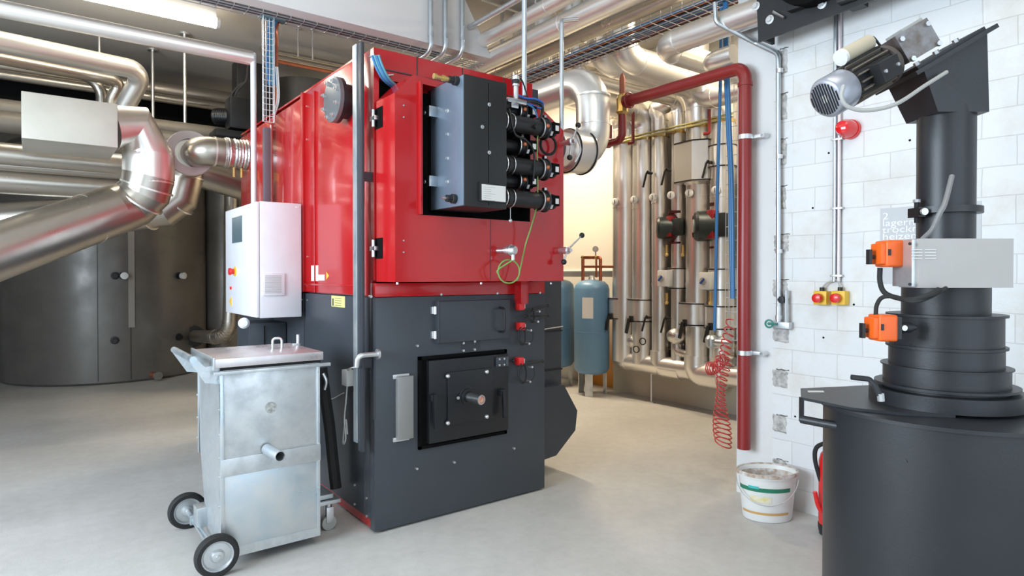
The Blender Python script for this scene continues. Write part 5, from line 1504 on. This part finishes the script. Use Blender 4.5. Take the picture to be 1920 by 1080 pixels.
for px, lab in ((1537, 'left yellow emergency stop box with red mushroom button'), (1571, 'right yellow emergency stop box with red mushroom button')):
    c = AX(px + 4, 558, WX - .03)
    e = thing('emergency_stop', lab, 'emergency stop', c + V(0, 0, -.04), 'emergency stop boxes on the block wall')
    MB().bev((WX - .055, c.y - .038, c.z - .040), (WX - .001, c.y + .038, c.z + .038), .006).build('stop_box', YELLOW, e)
    MB().lathe((WX - .055, c.y + .002, c.z - .002), (-1, 0, 0), [(0, .014), (.018, .014), (.02, .027), (.038, .025), (.042, .015), (.043, 0)], 24).build('mushroom_button', REDP, e)
    MB().cyl((WX - .028, c.y - .0, c.z + .038), (WX - .028, c.y - .0, c.z + .058), .013, seg=12).build('cable_gland', BLACK, e)
    cable([V(WX - .028, c.y, c.z + .055), V(WX - .028, c.y * .6 + (yc - .012) * .4, c.z + .085), V(WX - .02, yc - .012, z0c + .01)], .005, 'stop_lead', GREYP, e)

# poster on the wall
pa = AX(1651, 391, WX); pb = AX(1730, 530, WX)
po = thing('wall_poster', 'pale grey poster with white lettering behind the dark tube on the block wall', 'poster', (WX, (pa.y + pb.y) / 2, AX(1690, 530, WX).z))
zt4 = AX(1655, 391, WX).z
MB().box((WX - .003, pb.y - .25, AX(1690, 532, WX).z), (WX - .0005, pa.y, zt4)).build('poster_sheet', mat('poster_paper', (.54, .55, .56), .6), po)
text_mesh('2\nlagern\ntrocknen\nheizen', 'poster_lettering', mat('lettering_white', (.86, .86, .92), .5), po, (WX - .004, AX(1655, 415, WX).y, AX(1655, 412, WX).z), (0, -1, 0), (0, 0, 1), .050, spacing=.72, wide=1.30)

# ------------------------------------------------------------------ bucket
bk = thing('paint_bucket', 'white oval plaster bucket with green stripe and dried splashes on the floor', 'bucket', (3.40, 2.02, 0))
def oval(cx, cy, rx_, ry_, z, mb, n=48):
    a = R(-37)
    out = []
    for i in range(n):
        t = 2 * PI * i / n; x = math.cos(t) * rx_; y = math.sin(t) * ry_
        out.append(mb.bm.verts.new((cx + x * math.cos(a) - y * math.sin(a), cy + x * math.sin(a) + y * math.cos(a), z)))
    return out
def oval_wall(prof, mb, cx=3.385, cy=2.03, close=False):
    rings = [oval(cx, cy, a, b_, z, mb) for a, b_, z in prof]
    for A, B in zip(rings, rings[1:]):
        for i in range(len(A)): mb.face([A[i], A[(i + 1) % len(A)], B[(i + 1) % len(A)], B[i]])
    return rings
BW = mat('bucket_plastic', (.80, .80, .77), .4, noise=.05)
m = MB()
rg_ = oval_wall([(.135, .105, .002), (.138, .108, .01), (.160, .122, .245), (.170, .130, .247), (.172, .132, .262), (.172, .132, .272), (.164, .125, .274), (.155, .118, .26), (.133, .104, .02)], m)
m.face(rg_[0][::-1]); m.face(rg_[-1])
m.build('bucket_body', BW, bk, ang=30)
m = MB(); oval_wall([(.1735, .1335, .256), (.1745, .1345, .268), (.171, .131, .2765), (.163, .124, .2755), (.153, .117, .245), (.148, .113, .21)], m); m.build('dried_splashes', mat('dried_plaster', (.68, .66, .62), .8, noise=.5, nscale=28, col2=(.42, .30, .22), bump=.6), bk)
def band(z0, z1, t0, t1, name, mm, off=.0015):
    m = MB(); a = R(-37); n = 26; lo = []; hi = []
    for i in range(n + 1):
        t = t0 + (t1 - t0) * i / n
        for z, L_ in ((z0, lo), (z1, hi)):
            f = z / .245; rx_ = .138 + .022 * f + off; ry_ = .108 + .014 * f + off
            x = math.cos(t) * rx_; y = math.sin(t) * ry_
            L_.append(m.bm.verts.new((3.385 + x * math.cos(a) - y * math.sin(a), 2.03 + x * math.sin(a) + y * math.cos(a), z)))
    for i in range(n): m.face([lo[i], lo[i + 1], hi[i + 1], hi[i]])
    return m.build(name, mm, bk, ang=60)
band(.175, .198, R(180), R(305), 'green_stripe', mat('stripe_green', (.02, .20, .11), .5))
band(.045, .058, R(185), R(305), 'ochre_stripe', mat('stripe_ochre', (.62, .36, .12), .5))
band(.115, .150, R(215), R(262), 'yellow_patch', mat('patch_yellow', (.80, .68, .28), .5, noise=.3, nscale=40, col2=(.8, .78, .7)))
band(.192, .206, R(212), R(236), 'brand_mark', mat('mark_turquoise', (.06, .50, .50), .5), .0025)
m = MB(); pts = []
for i in range(17):
    t = R(172) + R(158) * i / 16; a = R(-37); s = math.sin(PI * i / 16)
    f = .8; x = math.cos(t) * (.174 + .012 * s); y = math.sin(t) * (.136 + .012 * s)
    pts.append(V(3.385 + x * math.cos(a) - y * math.sin(a), 2.03 + x * math.sin(a) + y * math.cos(a), .235 - .125 * s))
m.sweep(pts, .0022, 6); m.build('bucket_bail', ZINC, bk)

# ------------------------------------------------------------------ fire extinguisher
fe = thing('fire_extinguisher', 'red fire extinguisher with black hose half hidden behind the dark drum', 'fire extinguisher', (3.40, 1.50, 0))
ec = AZ(1561, 1003, 0); ex, ey = ec.x, ec.y
fe.location = (ex, ey, 0)
MB().lathe((ex, ey, .005), (0, 0, 1), [(0, .066), (.03, .072), (.055, .072)], 28).build('foot_ring', BLACK, fe)
MB().lathe((ex, ey, .055), (0, 0, 1), [(0, .068), (.03, .070), (.34, .070), (.38, .060), (.41, .035), (.42, .02)], 32).build('cylinder', REDP, fe)
MB().lathe((ex, ey, .47), (0, 0, 1), [(0, .02), (.03, .022), (.05, .018), (.055, 0)], 16).bev((ex - .07, ey - .012, .50), (ex + .03, ey + .012, .525), .003).build('valve_head', BLACK, fe)
a_ = AD(1556, 828, 3.42); b2 = AD(1532, 838, 3.42); c_ = AD(1528, 860, 3.42); d_ = AD(1536, 893, 3.42)
cable([a_, b2, c_, d_, AD(1541, 905, 3.42)], .012, 'discharge_hose', RUB, fe)
cable([AD(1540, 960, 3.40), AD(1533, 945, 3.40), AD(1528, 922, 3.40)], .012, 'nozzle_grip', REDP, fe)

# ------------------------------------------------------------------ dark drum with column
dd = 2.20
dc = AD(1772, 515, dd); dx_, dy_ = dc.x, dc.y
R_D = .378
dm = thing('ash_drum', 'tall dark cylindrical ash drum in the right foreground with lifting bracket', 'drum', (dx_, dy_, 0))
zt5 = AD(1700, 760, dd).z
MB().lathe((dx_, dy_, .02), (0, 0, 1), [(0, R_D), (zt5 - .03, R_D)], 96).build('drum_shell', DRUM, dm, ang=25)
ld = MB().lathe((dx_, dy_, zt5 - .012), (0, 0, 1), [(0, R_D + .02), (.012, R_D + .02)], 96).build('drum_lid', DRUM, dm)
# bracket arm to the left: flat plate with slot and folded loop
ua = -Vector((math.cos(YAW), -math.sin(YAW), 0)); ub = Vector((math.sin(YAW), math.cos(YAW), 0))
def loc(u_, v_, z): return V(dx_, dy_, z) + ua * u_ + ub * v_
def plate_poly(pts, z0, z1, name, m_, parent, ang=25):
    m = MB(); A = [m.bm.verts.new(loc(u_, v_, z0)) for u_, v_ in pts]; B = [m.bm.verts.new(loc(u_, v_, z1)) for u_, v_ in pts]
    m.face(A[::-1]); m.face(B)
    for i in range(len(pts)): j = (i + 1) % len(pts); m.face([A[i], A[j], B[j], B[i]])
    return m.build(name, m_, parent, ang=ang)
plate_poly([(.10, -.20), (.25, -.17), (.366, -.09), (.456, .09), (.376, .27), (.06, .34), (.0, .1)], zt5 + .0005, zt5 + .010, 'bracket_plate', DRUM, dm)
plate_poly([(.325, .185), (.385, .185), (.375, .215), (.315, .215)], zt5 + .0085, zt5 + .011, 'bracket_slot', PAPER, dm)
m = MB(); m.obox(loc(.452, .095, zt5 - .036), ua, ub, (0, 0, 1), .004, .012, .044); m.build('bracket_fold', DRUM, dm)
m = MB(); m.sweep([loc(.455, .09, zt5 - .070), loc(.40, .03, zt5 - .072), loc(.33, -.03, zt5 - .075), loc(.24, -.12, zt5 - .07)], .015, 12)
m.build('bracket_rail', DRUM, dm)
m = MB(); A = [loc(.31, -.16, zt5 - .012), loc(.375, -.05, zt5 - .075), loc(.285, -.255, zt5 - .125)]
m.prism([(0, 0), (1, 0), (0, 1)], 'z', 0, .01)
for i, vv in enumerate(m.bm.verts): vv.co = A[i % 3] + (ub * .012 if i >= 3 else V(0, 0, 0))
m.build('bracket_gusset', DRUM, dm)
MB().sweep(fillet([AD(1651, 745, 2.02), AD(1640, 722, 2.03), AD(1630, 711, 2.04), AD(1596, 707, 2.05)], .01, 3), .009, 8).build('clamp_lever', DRUM, dm)
MB().sweep([AD(1652, 752, 2.02), AD(1651, 738, 2.02)], .011, 8).build('clamp_bolt', ZINC, dm)
# column: stacked shells
co = thing('drop_tube', 'dark steel drop tube with flanges standing on the ash drum', 'tube', (dx_, dy_, zt5))
def zz(py): return AD(1772, py, dd).z
wcol = lambda lx: (1772 - lx) / FPX * dd * .94
q = [('base_ring', zt5 + .010, zz(728), wcol(1640), wcol(1640) ), ('lower_shell', zz(728), zz(686), wcol(1665), wcol(1665)), ('middle_shell', zz(686), zz(652), wcol(1675), wcol(1675)), ('valve_shell', zz(652), zz(592), wcol(1676), wcol(1676)), ('neck_shell', zz(592), zz(530), wcol(1697), wcol(1697)), ('upper_tube', zz(530), zz(165), wcol(1722), wcol(1722))]
for nme, z0_, z1_, ra_, rb2 in q:
    z0_, z1_ = min(z0_, z1_), max(z0_, z1_)
    MB().lathe((dx_, dy_, z0_), (0, 0, 1), [(0, ra_), (z1_ - z0_, rb2)], 64).build(nme, DRUM, co, ang=25)
for py, lx, h in ((650, 1672, .008), (592, 1672, .008), (686, 1663, .004), (722, 1652, .008)):
    MB().lathe((dx_, dy_, zz(py)), (0, 0, 1), [(0, wcol(lx) + .004), (h, wcol(lx) + .004)], 64).build('shell_flange', DRUM, co)
MB().lathe((dx_, dy_, zz(402)), (0, 0, 1), [(0, wcol(1710)), (.022, wcol(1710))], 40).build('tube_clamp', DRUM, co)
c = loc(wcol(1707), -.02, zz(400))
MB().obox(c, ua, ub, (0, 0, 1), .012, .03, .016).cyl(c + V(0, 0, -.035), c + V(0, 0, .035), .008, seg=8).build('clamp_ear', CAST, co)
MB().cyl(c + ub * -.035, c + ub * -.045, .012, seg=10).cyl(c + V(0, 0, .035), c + V(0, 0, .045), .012, seg=8).build('clamp_nut', ZINC, co)
# grey terminal box
gb = thing('terminal_box', 'grey sheet-metal terminal box on the dark drop tube at the right edge', 'terminal box', AD(1740, 540, 2.0))
bc0 = AD(1703, 449, 2.02); bc1 = AD(1703, 539, 2.02)
cen = AD(1790, 494, 2.02)
hh = (bc0.z - bc1.z) / 2; hw = (cen - AD(1703, 494, 2.02)).length
MB().obox(cen, ua, ub, (0, 0, 1), hw, .05, hh).build('box_body', mat('box_grey', (.44, .42, .40), .5, noise=.04), gb)
MB().obox(AD(1697, 494, 2.03), ua, ub, (0, 0, 1), .010, .05, hh * .96).build('box_flange', GALV, gb)
q = MB()
for px, py in ((1706, 457), (1706, 533)): q.sweep([AD(px, py, 1.965), AD(px, py, 1.975)], .005, 8)
q.build('box_screw', BLACK, gb)
q = MB()
for k in range(4):
    p = AD(1709, 468 + 5.5 * k, 1.9685); w_ = .035 * FPX / 1.97
    q.obox(p + (-ua) * .017, ua, ub, (0, 0, 1), .017, .0008, .0012); q.obox(p + (-ua) * (.017 + .042 + .00), ua, ub, (0, 0, 1), .017, .0008, .0012)
q.build('box_print', PAPER, gb)
# orange actuators
def actuator(px, py, s, lab, arm):
    c = AD(px, py, 2.06)
    a = thing('orange_actuator', lab, 'actuator', c + V(0, 0, -.04 * s), 'orange actuators on the drop tube')
    m = MB().obox(c, ua, ub, (0, 0, 1), .030 * s, .036 * s, .043 * s)
    bmesh.ops.bevel(m.bm, geom=m.bm.edges[:], offset=.009 * s, segments=3, affect='EDGES', profile=.6)
    m.build('housing', ORANGE, a)
    m = MB().obox(c + ua * (.036 * s), ua, ub, (0, 0, 1), .010 * s, .030 * s, .034 * s)
    bmesh.ops.bevel(m.bm, geom=m.bm.edges[:], offset=.006 * s, segments=2, affect='EDGES', profile=.6)
    m.build('front_cap', ORANGE, a)
    k = c + ua * (.050 * s) + V(0, 0, -.010)
    MB().sweep([k, k + ua * .014], .007, 10).obox(k + ua * .016 + V(0, 0, .0), ua, ub, (0, 0, 1), .005, .010, .024).build('hand_knob', BLACK, a)
    MB().obox(c + ua * (.022 * s) - ub * (.037 * s) + V(0, 0, .004), ua, ub, (0, 0, 1), .004, .0015, .010).build('position_window', BLACK, a)
    MB().obox(c - ua * (.036 * s), ua, ub, (0, 0, 1), .008, .03, .035).build('mounting_plate', CAST, a)
    if arm:
        MB().sweep([c - ua * .036, c - ua * .085, c - ua * .11], .02, 16, rfun=lambda i: (.020, .018, .006)[i]).build('shaft_cone', DRUM, a)
        MB().sweep([c - ua * .056 - ub * .018, c - ua * .056 - ub * .026], .009, 14).build('shaft_bolt', ZINC, a)
    return a
actuator(1668, 476, 1.0, 'upper orange valve actuator, beside the grey terminal box', False)
actuator(1655, 614, 1.0, 'lower orange valve actuator, bolted to the dark drop tube', True)
cable([AD(1650, 502, 2.06), AD(1650, 528, 2.06), AD(1658, 548, 2.05), AD(1680, 558, 2.03), AD(1710, 562, 1.97), AD(1745, 552, 1.94), AD(1760, 543, 1.95)], .0085, 'actuator_cable', RUB, label='black cable from the upper orange actuator round the drop tube', cat='cable')
cable([AD(1642, 590, 2.06), AD(1644, 572, 2.06), AD(1654, 558, 2.05), AD(1675, 556, 2.03), AD(1710, 565, 1.965), AD(1735, 560, 1.95), AD(1775, 540, 1.95)], .007, 'actuator_cable', RUB, label='black cable from the lower orange actuator', cat='cable')
cable([AD(1730, 448, 2.05), AD(1748, 430, 2.02), AD(1762, 400, 2.0), AD(1772, 380, 2.0), AD(1785, 330, 2.05)], .008, 'braided_cable', mat('cable_grey', (.22, .22, .22), .5), label='grey cable rising from the terminal box beside the tube', cat='cable')
# hood and slanting motor
hd = thing('auger_hood', 'dark slanted hood with bolted flange on top of the drop tube', 'hood', (dx_, dy_, zz(230)))
c = AD(1745, 165, dd)
ax1 = (AD(1770, 100, dd) - AD(1677, 155, dd)).normalized()   # along the flange plate
nz1 = ub.cross(ax1).normalized()
if nz1.z < 0: nz1 = -nz1
pl_c = AD(1750, 115, dd)
MB().obox(pl_c, ax1, ub, nz1, .155, .12, .007).build('flange_plate', DRUM, hd)
MB().obox(pl_c + nz1 * .013, ax1, ub, nz1, .13, .10, .006).build('cover_plate', DRUM, hd)
q = MB()
for s in (-.115, -.04, .035):
    p = pl_c + ax1 * s + nz1 * .019 - ub * .085; q.cyl(p, p + nz1 * .012, .010, seg=6)
q.build('flange_bolt', ZINC, hd)
m = MB()
tt = [pl_c + ax1 * a_ + ub * b_ for a_, b_ in ((-.115, -.10), (.13, -.10), (.13, .10), (-.115, .10))]
bb = [V(dx_, dy_, zz(222)) + ua * a_ + ub * b_ for a_, b_ in ((.085, -.085), (-.085, -.085), (-.085, .085), (.085, .085))]
T4 = [m.bm.verts.new(p) for p in tt]; B4 = [m.bm.verts.new(p) for p in bb]
m.face(T4); m.face(B4[::-1])
for i in range(4): j = (i + 1) % 4; m.face([T4[i], T4[j], B4[j], B4[i]])
m.build('hood_body', DRUM, hd, ang=20)
mo = thing('gear_motor', 'slanting geared electric motor with ribbed fan cap above the drop tube', 'motor', AD(1600, 200, 2.1))
pA = AD(1547, 186, 2.06); pB = AD(1695, 102, 2.18)
dirm = (pB - pA).normalized(); Lm = (pB - pA).length
rm = .066
MB().lathe(pA, dirm, [(.0, rm * .80), (.004, rm * .92), (.012, rm), (.085, rm), (.09, rm * .97)], 40).build('fan_cap', mat('motor_cap', (.40, .42, .48), .35, .6), mo)
u1, v1 = perp(dirm)
q = MB()
for k in range(-5, 6):
    o = k * .0098; hl = math.sqrt(max(.0, (rm * .78) ** 2 - o * o))
    q.obox(pA - dirm * .0005 + u1 * o, dirm, u1, v1, .0016, .0022, hl)
q.build('fan_slot', BLACK, mo)
MB().lathe(pA - dirm * .001, dirm, [(0, .014), (.002, .014)], 16).build('fan_hub', GREYP, mo)
MB().lathe(pA + dirm * .09, dirm, [(0, rm * .90), (Lm * .72 - .09, rm * .90)], 36).build('motor_body', CAST, mo)
q = MB()
for k in range(16):
    a = 2 * PI * k / 16; w_ = u1 * math.cos(a) + v1 * math.sin(a); w2 = u1 * -math.sin(a) + v1 * math.cos(a)
    q.obox(pA + dirm * (.09 + (Lm * .70 - .09) / 2) + w_ * rm * .95, dirm, w_, w2, (Lm * .66 - .09) / 2, rm * .09, .0025)
q.build('cooling_rib', mat('motor_rib', (.20, .17, .14), .4, .5), mo)
MB().lathe(pA + dirm * (Lm * .70), dirm, [(0, rm * 1.02), (.02, rm * 1.02), (.05, rm * .6), (.07, rm * .55)], 32).build('end_shield', mat('motor_end', (.12, .10, .09), .45, .4), mo)
upm = (V(0, 0, 1) - dirm * dirm.z).normalized()
cb = pA.lerp(pB, .50) + upm * (rm + .028) 
cyl_dir = dirm
MB().cyl(cb - dirm * .065, cb + dirm * .065, .026, seg=28).build('capacitor', mat('capacitor_cream', (.52, .46, .34), .4), mo)
MB().cyl(cb - dirm * .078, cb - dirm * .065, .0265, seg=28).build('capacitor_cap', PLASTIC, mo)
MB().obox(pA.lerp(pB, .50) + upm * rm, dirm, upm, dirm.cross(upm), .075, .006, .025).build('capacitor_saddle', BLACK, mo)
sd_ = dirm.cross(upm)
if sd_.dot(ub) > 0: sd_ = -sd_
MB().obox(pA.lerp(pB, .48) + sd_ * (rm + .012), dirm, sd_, upm, .045, .022, .032).build('connection_box', BLACK, mo)
q = MB()
for s in (-.03, .03): q.cyl(pA.lerp(pB, .48) + sd_ * (rm + .034) + dirm * s, pA.lerp(pB, .48) + sd_ * (rm + .040) + dirm * s, .006, seg=8)
q.build('box_screw', ZINC, mo)
gc = AD(1703, 92, 2.18)
MB().obox(gc + nz1 * .01, ax1, ub, nz1, .062, .062, .050).build('gearbox', mat('gearbox_grey', (.26, .26, .27), .42, .5, noise=.2, nscale=18, col2=(.16, .13, .11)), mo, ang=20)
MB().obox(gc + nz1 * .064 + ax1 * .02, ax1, ub, nz1, .04, .045, .006).build('gear_cover', GREYP, mo)
q = MB()
for s in (-.05, .05):
    for w_ in (-.035, .04): q.cyl(gc + ax1 * s - ub * .060 + nz1 * w_, gc + ax1 * s - ub * .072 + nz1 * w_, .009, seg=6)
q.build('gear_bolt', STEEL, mo)
cable([AD(1582, 160, 2.0), AD(1578, 182, 2.0), AD(1590, 200, 2.0), AD(1625, 207, 2.0), AD(1680, 195, 2.0), AD(1735, 160, 2.05), AD(1775, 135, 2.08)], .0065, 'motor_cable', GREYP, mo)
cable([cb + dirm * .065, cb + dirm * .09 + upm * .01, cb + dirm * .11 - upm * .03], .004, 'capacitor_lead', BLACK, mo)

# ------------------------------------------------------------------ black conveyor at the top right
cvx = 3.42
cv = thing('screw_conveyor', 'black overhead screw conveyor with flanges at the top right', 'conveyor', (cvx, 1.5, 2.9))
yA = AX(1424, 50, cvx).y; zA = AX(1430, 78, cvx).z
yB = AX(1590, 40, cvx).y
zB = AX(1600, 30, cvx).z
MB().prism([(yA, zA), (yA + .02, zA + .42), (yB - .9, zA + .42), (yB - 1.4, zA + .12), (yB, zA + .02)], 'x', cvx - .012, cvx + .0).build('side_plate', BLACK, cv)
MB().bev((cvx, yA - .01, zA + .02), (cvx + .15, yA + .01, zA + .40), .003).build('end_plate', BLACK, cv)
MB().cyl((cvx - .02, yA - .35, zA + .30), (cvx - .10, yA - .35, zA + .30), .21, seg=36).build('conveyor_drum', MATTE, cv)
MB().bev((cvx - .06, -2.2, zA + .10), (cvx + .10, yA - .2, zA + .42), .01).build('trough', BLACK, cv)
MB().bev((cvx - .09, -2.2, zA + .085), (cvx + .12, yB + .02, zA + .11), .003).build('trough_flange', BLACK, cv)
MB().bev((cvx - .07, yB - .05, zA + .05), (cvx + .12, yB + .03, zA + .44), .004).build('joint_flange', BLACK, cv)
q = MB()
for px, py in ((1444, 37), (1542, 8), (1418, 12)):
    p = AX(px, py, cvx - .012); q.lathe(p, (-1, 0, 0), [(0, .026), (.006, .026), (.007, .014), (.02, .014)], 16)
q.build('flange_bolt', ZINC, cv)
MB().sweep([AX(1450, 22, cvx - .03), AX(1470, 33, cvx - .03)], .008, 8).build('lift_pin', STEEL, cv)
for yy in (yA - .2, yA - 1.6): MB().cyl((cvx + .03, yy, zA + .42), (cvx + .03, yy, CZ - .0005), .012, seg=10).build('hanger', ZINC, cv)
